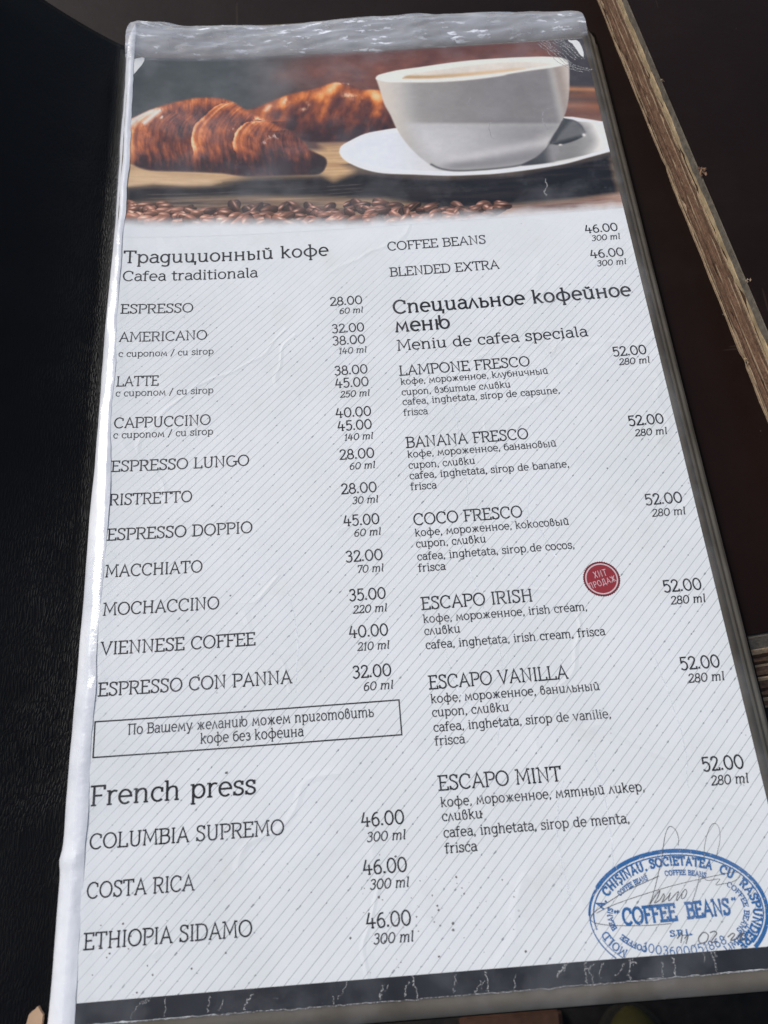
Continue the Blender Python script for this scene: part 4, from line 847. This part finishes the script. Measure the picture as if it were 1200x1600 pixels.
# the photograph printed at the head of the sheet, painted as colour over a fine grid
def photo():
    nu, nv = 960, 470
    uL, uR, vB, vT = -0.3668, 0.3935, 0.898, 1.2835
    a = np.linspace(0, 1, nu)[:, None]; b = np.linspace(0, 1, nv)[None, :]
    U = uL + (uR - uL) * a + 0 * b; V = vB + (vT - vB) * b + 0 * a
    tl = lambda v, u: v - 0.0105 * np.clip((u + .1) / .5, 0, 1) * np.clip((v - 1.0) / .28, 0, 1)
    V = tl(V, U)
    fb = Fbm(5); fb2 = Fbm(6); fb3 = Fbm(8)
    img = np.zeros(U.shape + (3,)); col = lambda c: np.array(c, float)
    def sd(poly):
        d = np.full(U.shape, 9.0); ins = np.zeros(U.shape, bool); n = len(poly)
        for i in range(n):
            x0, y0 = poly[i]; x1, y1 = poly[(i + 1) % n]; dx, dy = x1 - x0, y1 - y0
            t = np.clip(((U - x0) * dx + (V - y0) * dy) / (dx * dx + dy * dy + 1e-12), 0, 1)
            d = np.minimum(d, (U - x0 - t * dx) ** 2 + (V - y0 - t * dy) ** 2)
            c = (y0 > V) != (y1 > V); ins ^= c & (U < (x1 - x0) * (V - y0) / (y1 - y0 + 1e-12) + x0)
        d = np.sqrt(d); return np.where(ins, -d, d)
    def pl(pts, smooth=True):
        P = catmull(pts, 5) if smooth and len(pts) > 2 else pts; d = np.full(U.shape, 9.0)
        for (x0, y0), (x1, y1) in zip(P[:-1], P[1:]):
            dx, dy = x1 - x0, y1 - y0; t = np.clip(((U - x0) * dx + (V - y0) * dy) / (dx * dx + dy * dy + 1e-12), 0, 1)
            d = np.minimum(d, (U - x0 - t * dx) ** 2 + (V - y0 - t * dy) ** 2)
        return np.sqrt(d)
    def put(m, c):
        nonlocal img
        m = np.clip(m, 0, 1)[..., None]; c = c if isinstance(c, np.ndarray) and c.ndim == 3 else col(c)
        img = img * (1 - m) + c * m
    def mixf(f, c0, c1): f = np.clip(f, 0, 1)[..., None]; return col(c0) * (1 - f) + col(c1) * f
    M = lambda s, soft: np.clip(0.5 - s / soft, 0, 1)
    def sm(x, a_, b_): t = np.clip((x - a_) / (b_ - a_), 0, 1); return t * t * (3 - 2 * t)
    cp = lambda k: catmull(FE[k] + [FE[k][0]], 4)[:-1]
    n1 = fb(U * 14 + 5, V * 20 + 9, 5); n2 = fb2(U * 45, V * 60, 4); n3 = fb3(U * 120, V * 150, 3)
    grain = fb2(U * 10, V * 150 + U * 6, 4)
    # background
    bgc = mixf(sm(U, -0.22, 0.02), (72, 80, 84), (98, 66, 62)) + (n1 - .5)[..., None] * 34
    put(np.ones(U.shape), bgc)
    put(M(sd(cp('cro3')), 0.05) * 0.9, mixf(n1 * .8 + n2 * .9 - .3, (88, 58, 56), (142, 92, 78)))
    put(sm(U, 0.33, 0.36) * (V > 1.0), mixf(sm(V, 1.14, 1.155), (120, 84, 68), (66, 64, 70)))
    for vv_, w_, c_ in ((1.1555, .006, (178, 126, 92)), (1.132, .006, (96, 76, 72)), (1.117, .006, (146, 100, 78)), (1.098, .007, (112, 74, 62))):
        put(np.exp(-((V + (U - .36) * .15 - vv_) / w_) ** 2) * (U > .30) * .9, c_)
    # table planks in the picture
    put(M(V + U * 0.01 - 1.064 + 0.03 * sm(U, -.1, .1), 0.01), mixf(grain, (170, 138, 106), (214, 188, 152)))
    put(M(sd(FE['dark']), 0.020), mixf(grain * 1.3 - .45, (22, 23, 28), (62, 56, 54)))
    put(M(sd(FE['tan1']), 0.008) * .95, mixf(grain, (186, 158, 124), (222, 198, 166)))
    put(M(sd(FE['tan2']), 0.016) * .95, mixf(grain * 1.3 - .2, (168, 134, 98), (216, 190, 152)))
    put(M(sd(FE['tanlow']), 0.006), mixf(grain * 1.5 - .35, (70, 60, 56), (184, 154, 124)))
    put(M(sd(FE['tanR']), 0.012), mixf(grain * 1.6 - .4, (96, 70, 64), (206, 176, 158)))
    put(np.exp(-((V - 0.947 - 0.012 * (U + .3)) / 0.008) ** 2) * sm(-U, .15, .36) * .6, (84, 86, 92))
    for k in range(5): put(np.exp(-((V - (0.955 + k * .0075) - 0.01 * U) / 0.0012) ** 2) * sm(n1, .4, .6) * (U < 0.0) * .5, (120, 112, 104))
    # croissants
    c2 = sd(cp('cro2'))
    g1 = fb(U * 60 - V * 20 + 9, V * 18 + U * 12, 5); g2 = fb3(U * 90 + 7, V * 60, 4)
    v2 = .24 + .28 * np.exp(-((c2 + .012) / .016) ** 2) * (V > 1.13) - .26 * sm(-V, -1.13, -1.085) + (g1 - .5) * .6 + (g2 - .5) * .35
    for k, w_, s_ in (('or1', .012, .42), ('or2', .008, .3), ('or3', .011, .45), ('or4', .009, .25)): v2 = v2 + s_ * np.exp(-(pl(FE[k]) / w_) ** 2)
    st2_ = np.array([[0, 54, 38, 42], [.25, 102, 58, 50], [.45, 150, 84, 54], [.65, 206, 124, 66], [.85, 232, 164, 104], [1.0, 240, 196, 150]])
    put(M(c2, 0.005), np.stack([np.interp(v2, st2_[:, 0], st2_[:, j]) for j in (1, 2, 3)], -1))
    for k, w_ in (('hl6', .004), ('hl7', .0035), ('hl8', .005), ('hl9', .006), ('hl10', .0022)): put(np.exp(-(pl(FE[k]) / w_) ** 2) * .85 * sm(g2, .35, .6), (240, 204, 178))
    c1 = sd(cp('cro1'))
    def rv(k):      # the ridge as a curve u(v)
        P = np.array(catmull(FE[k], 6)); o_ = np.argsort(P[:, 1]); return np.interp(V, P[o_, 1], P[o_, 0])
    fl = fb(U * 75 + V * 30, V * 26 - U * 22, 5); f4 = fb3(U * 170 + V * 60, V * 70 - U * 40, 4); f5 = fb2(U * 30 + 40, V * 34, 5)
    val = 0.30 + 0 * U
    for k, st, vt_, vb_ in (('ridgeL', .34, 1.17, 1.05), ('ridgeA', .44, 1.182, 1.055), ('ridgeB', .40, 1.146, 1.05)):
        d_ = U - rv(k) + (fl - .5) * .010; w_ = sm(vt_ - V, -.004, .012) * sm(V - vb_, -.01, .035)
        val = val + w_ * np.where(d_ > 0, st * np.exp(-d_ / .020), 0) * sm(d_, -.001, .002) - w_ * (.16 if k != 'ridgeL' else 0) * np.exp(-np.abs(d_) / .009) * (d_ < .001)
    dn = np.full(U.shape, 9.0)
    for k in ('ridgeL', 'ridgeA', 'ridgeB'):
        d_ = U - rv(k); dn = np.where((d_ > -.004) , d_, dn)
        val = val + .16 * np.exp(-((d_ - .002) / .0032) ** 2) * sm(1.16 - V, -.01, .02) * (fl > .38)
    flk = fb3(dn * 150 + 20, V * 16 + dn * 40 + 5, 4); flk2 = fb2(dn * 300 + 9, V * 34, 3)
    val = val + ((flk - .5) * .55 + (flk2 - .5) * .30) * (dn < 1)
    val = val + .22 * np.exp(-((c1 + .008) / .010) ** 2) * (V > 1.11) + .06 * sm(V, 1.06, 1.16)
    val = val + (fl - .5) * .42 + (f4 - .5) * .34 + (f5 - .5) * .34 - .30 * sm(-V, -1.085, -1.03)
    stops = np.array([[0, 52, 36, 40], [.22, 98, 56, 50], [.42, 142, 80, 58], [.62, 190, 112, 70], [.82, 226, 154, 104], [1.0, 242, 205, 170]])
    pal = lambda x: np.stack([np.interp(x, stops[:, 0], stops[:, j]) for j in (1, 2, 3)], -1)
    put(M(c1, 0.005), pal(val)); ins = M(c1, 0.004)
    put(ins * sm(-U, .350, .366) * .85, (238, 172, 122))
    put(ins * sm(-V, -1.055, -1.02) * .45, (58, 54, 62))
    for k, w_ in (('hl1', .0075), ('hl2', .0045), ('hl3', .0022), ('hl5', .004), ('hl4', .003)): put(ins * np.exp(-(pl(FE[k]) / w_) ** 2) * .95 * sm(f4 + (.25 if k in ('hl1', 'hl2') else -.05), .42, .6), (238, 226, 222))
    put(ins * sm(U - V * .4, -0.513, -0.478) * .93, (44, 38, 42))
    # saucer, cup, spoon
    put(M(sd(cp('saucer')) - 0.004, 0.022) * (V < 1.03) * .8, (36, 36, 42))
    s1 = sd(cp('saucer')); put(M(s1, 0.003), (238, 241, 244))
    s2 = sd(cp('saucer_in')); put(M(s2, 0.003), mixf(sm(U, .02, .16), (216, 226, 240), (205, 208, 212)))
    put(M(s2, 0.003) * sm(U, .29, .31) , mixf(sm(U, .33, .385), (128, 131, 134), (226, 228, 230)))
    put(M(sd(cp('spoonshade')), 0.016) * .7, (134, 137, 140))
    cu = sd(cp('cup')); inc = M(cu, 0.003)
    body = mixf(sm(U, .04, .10), (206, 202, 196), (176, 178, 180)); body = body * 1.0
    put(inc, body)
    put(inc * M(sd(cp('body_low')), .03), mixf(sm(U, .10, .30) * .8 + sm(-V, -1.05, -1.0) * .25, (194, 198, 205), (128, 130, 135)) + (n1 - .5)[..., None] * 16)
    put(inc * M(np.maximum(sd(FE['rimfront'] + [(.42, 1.0860 - .0098 * 2), (.0, 1.116)]), 0), .012) * sm(U, .070, .115) * (1 - sm(U, .318, .334)) * (V > 1.0) * sm(V - 1.1166 + .107 * U, -.004, .005), mixf(sm(U, .08, .26), (118, 116, 116), (82, 80, 86)) + (n1 - .5)[..., None] * 26)
    put(inc * sm(U, .325, .345) * (V < 1.21) , mixf(sm(U, .335, .36), (150, 141, 136), (196, 190, 186)))
    put(inc * np.exp(-((V - 1.030 - .15 * (U - .2)) / .011) ** 2) * sm(U, .08, .16) * .5, (214, 216, 222))
    put(inc * np.exp(-((V - 1.009 - 1.6 * np.clip(U - .2, 0, 1) ** 2) / .009) ** 2) * sm(U, .11, .15) * .7, (128, 130, 136))
    rim = cp('hole'); rimpoly = FE['rimfront'] + FE['cup'][:10][::-1]
    put(inc * M(sd(rimpoly), .003), (232, 230, 226))
    put(inc * M(sd(rim), .004), mixf(n2, (206, 202, 196), (224, 222, 218)))
    put(inc * M(sd(cp('coffee')), .006), mixf(sm(U, .08, .25), (178, 150, 112), (216, 190, 158)))
    put(inc * np.exp(-(pl(FE['rimfront']) / .0025) ** 2) * .8, (240, 238, 235))
    put(np.exp(-(pl(FE['cupbase']) / .0022) ** 2) * .75, (70, 72, 76))
    put(M(sd(cp('spoon')), .003), (52, 56, 60)); put(M(sd(cp('spoon_mid')), .008) * .9, (104, 108, 112))
    put(M(sd(FE['spoon_l']), .004) * .9, (58, 61, 64)); put(M(sd(cp('handle')), .004), mixf(sm(U, .285, .305), (58, 61, 66), (138, 140, 144)))
    put(np.exp(-(((U - .359) / .0028) ** 2 + ((V - 1.053) / .0035) ** 2)), (245, 245, 245)); put(np.exp(-(((U - .3185) / .003) ** 2 + ((V - 1.036) / .002) ** 2)), (225, 225, 225))
    # coffee beans
    bl = catmull(FE['beansline'], 6); bl = np.array(bl); r = np.random.default_rng(4)
    def bean(x, y, A_, B_, th, tone):
        i0, i1 = np.searchsorted(U[:, 0], (x - A_ * 1.3, x + A_ * 1.3)); sl_ = (slice(max(0, i0), i1), slice(None))
        u_, v_ = U[sl_] - x, V[sl_] - y
        if u_.size == 0: return
        p = (u_ * math.cos(th) + v_ * math.sin(th)) / A_; q = (-u_ * math.sin(th) + v_ * math.cos(th)) / B_
        rr = np.sqrt(p * p + q * q); m = np.clip((1 - rr) / .10, 0, 1)[..., None]
        base = np.array([104, 76, 66.]) * tone; sh = (0.62 + 0.55 * np.clip((q * .7 - p * .35) + .35, 0, 1))[..., None]
        c = base * sh; c = c + np.array([130, 112, 106.]) * np.exp(-((p + r.uniform(0, .5)) ** 2 / r.uniform(.05, .25) + (q - .5) ** 2 / .03))[..., None] * r.uniform(.4, 1.1)
        cl = np.exp(-((q + .1 - .25 * np.sin(p * 2.2)) / .09) ** 2)[..., None] * (np.abs(p) < .85)[..., None]
        if r.random() > .45: c = c * (1 - .75 * cl) + np.array([200, 160, 130.]) * (.55 if r.random() > .5 else .1) * cl * .8
        edge = np.clip((rr - .78) / .22, 0, 1)[..., None]; c = c * (1 - .62 * edge * (q < .3)[..., None])
        img[sl_] = img[sl_] * (1 - m) + c * m
    for row, (off, nb) in enumerate(((.017, 34), (.010, 42), (.002, 46), (-.006, 46), (-.013, 44))):
        for k in range(nb):
            t = (k + r.uniform(.1, .9)) / nb; p = bl[min(len(bl) - 1, int(t * (len(bl) - 1)))]
            if p[0] > 0.235 - 0.012 * row: continue
            if row == 0 and (p[0] < -.22 or r.random() < .4): continue
            bean(p[0] + r.normal(0, .004), p[1] + off + r.normal(0, .003), r.uniform(.0105, .0160), r.uniform(.0065, .0105), r.choice([-1, 1]) * abs(r.normal(0, .55)), r.uniform(.55, 1.05) + .16 * row)
    img += (n3 - .5)[..., None] * 9
    # fade to paper along the foot
    fl_ = np.interp(U[:, 0], [p[0] for p in FE['fade']], [p[1] for p in FE['fade']])[:, None]
    white = sm(fl_ - V + (n2 - .5) * .010, -0.012, 0.012)
    hz = 0.008; paper = lin((216, 224, 234))
    c = 0.80 * np.clip(lin(np.clip(img, 0, 255)) - hz, 0.003, 1) / paper
    pap = np.array([0.79, 0.80, 0.80]); c = c * (1 - white[..., None]) + pap * white[..., None]
    c = np.clip(c, 0.004, 0.82)
    o = grid('photo_print', W(U, V, 0.00014).astype(float), M_PHOTO, pg)
    ca = o.data.color_attributes.new('print', 'FLOAT_COLOR', 'POINT')
    rgba = np.ones(U.shape + (4,), np.float32); rgba[..., :3] = c; ca.data.foreach_set('color', rgba.ravel())
photo()

# lettering
CAPH = {'h': .0215, 's': .0170, 'i': .0152, 'p': .0143, 'm': .0096, 'd': .0098, 'c': .0114, 'h2': .0205, 'I': .0154, 'P': .0146, 'M': .0098, 'H': .0222, 'S': .0168, 'D': .0100}
WT = {'h': 9.5, 's': 9, 'i': 9, 'p': 9.5, 'm': 10, 'd': 9, 'c': 9.5, 'h2': 9, 'I': 9.5, 'P': 10, 'M': 10.5, 'H': 10.5, 'S': 9, 'D': 9.8}
NM = {'h': 'heading', 'H': 'heading', 'h2': 'heading', 's': 'subheading', 'S': 'subheading', 'i': 'item_name', 'I': 'item_name', 'p': 'price', 'P': 'price', 'm': 'volume', 'M': 'volume', 'd': 'description', 'D': 'description', 'c': 'note_text'}
for k, t, a, v, b in TX:
    text_line(NM[k], t, a, b, v, CAPH[k], WT[k] * (1.26 if k in 'pPMHm' else 1.18), INK, pg, 0.16 if k in 'mM' else 0.0)
fr = []
for (a, b) in (((-.3625, .1833), (-.0075, .1833)), ((-.0075, .1833), (-.0075, .1430)), ((-.0075, .1430), (-.3625, .1430)), ((-.3625, .1430), (-.3625, .1833))):
    n = 30; fr.append(ribbon([(a[0] + (b[0] - a[0]) * i / n, a[1] + (b[1] - a[1]) * i / n) for i in range(n + 1)], .0016))
ink_mesh('note_frame', fr, INK, pg, lambda p: p)

# charcoal band at the foot, with its cracks
def band():
    n = 140; us = np.linspace(-.3668, .3935, n); r = np.random.default_rng(3)
    lo = -.1225 - .0016 * np.sin((us + .36) * 4) + r.normal(0, .00025, n); hi = -.1028 + 0 * us
    P = np.stack([W(us, lo, 0.00018), W(us, (lo * 2 + hi) / 3, .00018), W(us, (lo + hi * 2) / 3, .00018), W(us, hi, .00018)], 1)
    grid('foot_band', P, M_BAND, pg)
    q = 0
    for k, v in FE.items():
        if k.startswith('crack'):
            q += 1; line_uv('crack', jag(v, .0009, 6, q), 0.0006 if q % 3 else .0010, M_WHITE, pg, .00030, False)
            if q % 5 == 1: line_uv('crack', jag([(x + .004, y + .001) for x, y in v[:2]], .0011, 6, q + 50), 0.0005, M_WHITE, pg, .00030, False)
    line_uv('worn_edge', jag([(x, -.1232 - .0016 * math.sin((x + .36) * 4)) for x in np.linspace(-.366, .392, 40)], .0004, 5, 9), .0007, M_WHITE, pg, .00034, False)
band()
for k in ('pcrk1', 'pcrk2', 'pcrk3', 'pcrk4'): line_uv('crack', jag(FE[k], .0009, 5, 3), .0013, M_WHITE, pg, .00030, False)
for k in ('corner_scr', 'corner_scr2'):
    for q in range(5): line_uv('crack', jag([(x + (q - 2) * .004 + .002, y + (q % 3) * .004) for x, y in FE[k]], .0012, 5, q), .0011, M_WHITE, pg, .00030, False)
for k in ('torn_tr', 'torn_tl'):
    P = jag(FE[k] + [FE[k][0]], .0006, 3, 2)[:-1]; n = len(P); P = np.array(P)
    new_mesh('torn_corner', list(W(P[:, 0], P[:, 1], .00034)), [tuple(range(n)) if k == 'torn_x' else tuple(range(n))[::-1]], M_TORN, pg)
# long creases pressed into the sheet
for i, pts in enumerate([[(.098, .60), (.104, .45), (.092, .36), (.118, .22), (.1, .12)], [(.185, .44), (.178, .41), (.19, .385), (.205, .345)], [(-.135, .33), (-.125, .27), (-.13, .2)],
                         [(.17, .08), (.155, .02), (.16, -.05)], [(.21, .11), (.215, .02), (.205, -.03)], [(.30, .22), (.315, .12), (.31, .06)], [(.065, .30), (.055, .22), (.075, .17)]]):
    line_uv('crease', jag(pts, .0008, 8, i), .0016, M_CREASE, pg, .00012, False)
# dirt specks on the lower half
def specks():
    r = np.random.default_rng(12); parts = []
    for k in range(105):
        if k < 60: u, v = r.normal(0.0, .05), r.normal(-.05, .035)
        elif k < 90: u, v = r.normal(-.30, .05), r.normal(-.07, .03)
        else: u, v = r.uniform(-.35, .38), r.uniform(-.1, .7) ** 1
        if not (-.36 < u < .385 and v > -.10): continue
        s = abs(r.normal(0, .0006)) + .0003; n = 6
        P = [(u + s * math.cos(t) * r.uniform(.6, 1.3), v + s * math.sin(t) * r.uniform(.6, 1.3)) for t in [i / n * 6.283 for i in range(n)]]
        parts.append((P, [tuple(range(n))]))
    o = ink_mesh('dirt_specks', parts, mat_ink('dirt', (0.10, 0.09, 0.08, 1), .8, .4, 2000), pg, lambda p: p, .0003); o['kind'] = 'stuff'
specks()

# red badge
def badge():
    cx, cy, r0 = .2562, .3128, .0232; F = lambda p: p
    n = 96; out = [(cx + (r0 if i % 2 else r0 * .965) * math.cos(i / n * 6.2832), cy + (r0 if i % 2 else r0 * .965) * math.sin(i / n * 6.2832)) for i in range(n)]
    disc = lambda r: [(cx + r * math.cos(i / 64 * 6.2832), cy + r * math.sin(i / 64 * 6.2832)) for i in range(64)]
    b = ink_mesh('badge', [(out, [tuple(range(n))])], M_REDD, pg, F, .00024)
    d = disc(r0 * .86); ink_mesh('badge_disc', [(d, [tuple(range(64))])], M_RED, pg, F, .00028)
    R_ = [(cx + r0 * .84 * math.cos(i / 64 * 6.2832), cy + r0 * .84 * math.sin(i / 64 * 6.2832)) for i in range(65)]
    ink_mesh('badge_ring', [ribbon(R_, .0017, True)], M_PINK, pg, F, .00034)
    for t, wd_, yo, cap in (('ХИТ', .0170, .0030, .0080), ('ПРОДАЖ', .0350, -.0080, .0072)):
        w, parts = layout(t, 11, SANS, 9); sx = wd_ / w; a = math.radians(13 if len(t) > 3 else 9)
        def f(p, w=w, sx=sx, yo=yo, cap=cap, a=a):
            x, y = (p[0] - w / 2) * sx, p[1] * cap / 100; return (cx + x * math.cos(a) - y * math.sin(a) - yo * math.sin(a) * .5, cy + yo + x * math.sin(a) + y * math.cos(a))
        ink_mesh('badge_lettering', parts, M_PINK, pg, f, .00034)
badge()

# blue rubber stamp
def stamp():
    cx, cy, A_, B_, tilt = .2715, -.0640, .0945, .0605, math.radians(0.5); CL = -.1026
    def rot_(x, y): return (cx + x * math.cos(tilt) - y * math.sin(tilt), cy + x * math.sin(tilt) + y * math.cos(tilt))
    def ring(k, w, a0=0, a1=360, name='stamp_ring'):
        parts = []; run = []
        for i in range(181):
            t = math.radians(a0 + (a1 - a0) * i / 180); p = rot_(A_ * k * math.cos(t), (B_ - A_ * (1 - k)) * math.sin(t))
            if p[1] > CL: run.append(p)
            else:
                if len(run) > 2: parts.append(ribbon(run, w, ext=False))
                run = []
        if len(run) > 2: parts.append(ribbon(run, w, ext=False))
        ink_mesh(name, parts, M_BLUE, pg, lambda p: p, .00026)
    ring(1.0, .0042, -40, 150); ring(1.0, .0026, 150, 176); ring(.955, .0014, -38, 190); ring(1.0, .0013, 172, 232); ring(.955, .0008, 200, 226)
    def arc(text, k, a0, a1, cap, w, axes=None):
        wd_, parts = layout(text, w, GL, 8); P = []
        n = 400; ts = [math.radians(a0 + (a1 - a0) * i / n) for i in range(n + 1)]; ax = A_ * k; by = B_ - A_ * (1 - k)
        if axes: ax, by = axes
        pts = [rot_(ax * math.cos(t), by * math.sin(t)) for t in ts]; ln = [0]
        for p, q in zip(pts[:-1], pts[1:]): ln.append(ln[-1] + math.hypot(q[0] - p[0], q[1] - p[1]))
        xs = [p[0] for p in pts]; ys = [p[1] for p in pts]
        def f(p):
            s = p[0] / wd_ * ln[-1]; x, y = np.interp(s, ln, xs), np.interp(s, ln, ys)
            d = 0.0006; x1, y1 = np.interp(s + d, ln, xs), np.interp(s + d, ln, ys); x0, y0 = np.interp(s - d, ln, xs), np.interp(s - d, ln, ys)
            tx, ty = x1 - x0, y1 - y0; l = math.hypot(tx, ty) + 1e-12; h = p[1] * cap / 100; return (x - ty / l * h, max(CL, y + tx / l * h))
        ink_mesh('stamp_lettering', parts, M_BLUE, pg, f, .00028)
    arc('A, CHIŞINĂU, SOCIETATEA  CU  RĂSPUNDERE', .85, 169, -47, .0080, 26)
    arc('COFFEE BEANS', .745, 146, 111, .0046, 24); arc('COFFEE BEANS', .745, 95, 58, .0046, 24)
    arc('COFFEE BEANS', .745, 36, -36, .0050, 22); arc('BEANS', .745, 196, 166, .0050, 24); arc('COFFEE', .745, 236, 206, .0050, 24)
    arc('MOLD', .86, 222, 194, .0072, 18); arc('LIMITAT', .87, 300, 335, .0060, 18)
    def strl(text, u0, u1, v, cap, w, sl=0.0, font=GL):
        wd_, parts = layout(text, w, font); ink_mesh('stamp_lettering', parts, M_BLUE, pg, lambda p: (u0 + p[0] / wd_ * (u1 - u0), max(CL, v + p[1] * cap / 100 + sl * p[0] / wd_)), .00028)
    strl('“', .2030, .2100, -.0725, .0145, 14); strl('COFFEE', .2115, .2695, -.0716, .0148, 21, .0008); strl('BEANS', .2800, .3270, -.0702, .0142, 21, .0008); strl('”', .3290, .3355, -.0685, .0140, 14)
    strl('S.R.L.', .2585, .2830, -.0862, .0052, 22)
    arc('1003600051868', .62, 233, 307, .0080, 12.5, (.0745, .0405))
stamp()
for k, w in (('sig1', .0007), ('sig2', .0007), ('sig3', .0006), ('sig4', .0005), ('sig5', .0009)): line_uv('signature_stroke', FE[k], w, M_PEN, pg, .00032)
for k in ('d1', 'd2', 'd3', 'd4', 'd5'): line_uv('handwritten_date', FE[k], .0011, M_PEN, pg, .00032)

# the clear sleeve over the sheet: real film, slightly wavy, crinkled along its sealed top
def film():
    nu, nv = 240, 520; u0, u1, v0 = -0.378, 0.4030, -0.1425
    a = np.linspace(0, 1, nu)[:, None]; b = np.linspace(0, 1, nv)[None, :] + 0 * a; b = np.where(b < .8, b * 1.0, b)
    u = u0 + (u1 - u0) * a + 0 * b; v = v0 + (TOPV(u) - v0) * b
    cr = 0.020
    d = np.minimum(TOPV(u) - v, v - v0); ins = np.where(d < cr, cr - np.sqrt(np.maximum(0, cr * cr - (cr - np.maximum(d, 0)) ** 2)), 0); u = u - a * ins * 0.9
    ins2 = np.where((TOPV(u) - v) < .03, .03 - np.sqrt(np.maximum(0, .0009 - (.03 - np.maximum(TOPV(u) - v, 0)) ** 2)), 0); u = u + (1 - a) * ins2 * (a < .2) * np.clip(1 - a / .2, 0, 1)
    fb, fc, fd = Fbm(61), Fbm(62), Fbm(63)
    z = zf(u, v) + 0.0011 + 0.0012 * fb(u * 5 + 3, v * 5 + 8, 2)
    # the film lifts off the sheet as it nears the spine, with a ragged glare line
    rg = (fc(v * 16, v * 0 + 4, 3) - .5) * 0.010
    z = z + 0.0022 * np.exp(-((u + 0.3635 + rg) / 0.0085) ** 2)
    top = np.clip((v - 1.272) / 0.03, 0, 1); top = top * top * (3 - 2 * top)
    rip = (fd(u * 13 + 4, v * 50 + 7, 3) - .5) * 0.0085 + (fc(u * 48 + 9, v * 120, 2) - .5) * 0.0013
    z = z + top * rip
    z = z - np.clip((v - (TOPV(u) - 0.022)) / 0.022, 0, 1) ** 2 * 0.006 + top * 0.004
    bt = np.clip((-0.128 - v) / 0.014, 0, 1); z = z - bt ** 2 * 0.0025
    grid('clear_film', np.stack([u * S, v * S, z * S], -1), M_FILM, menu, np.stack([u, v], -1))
film()
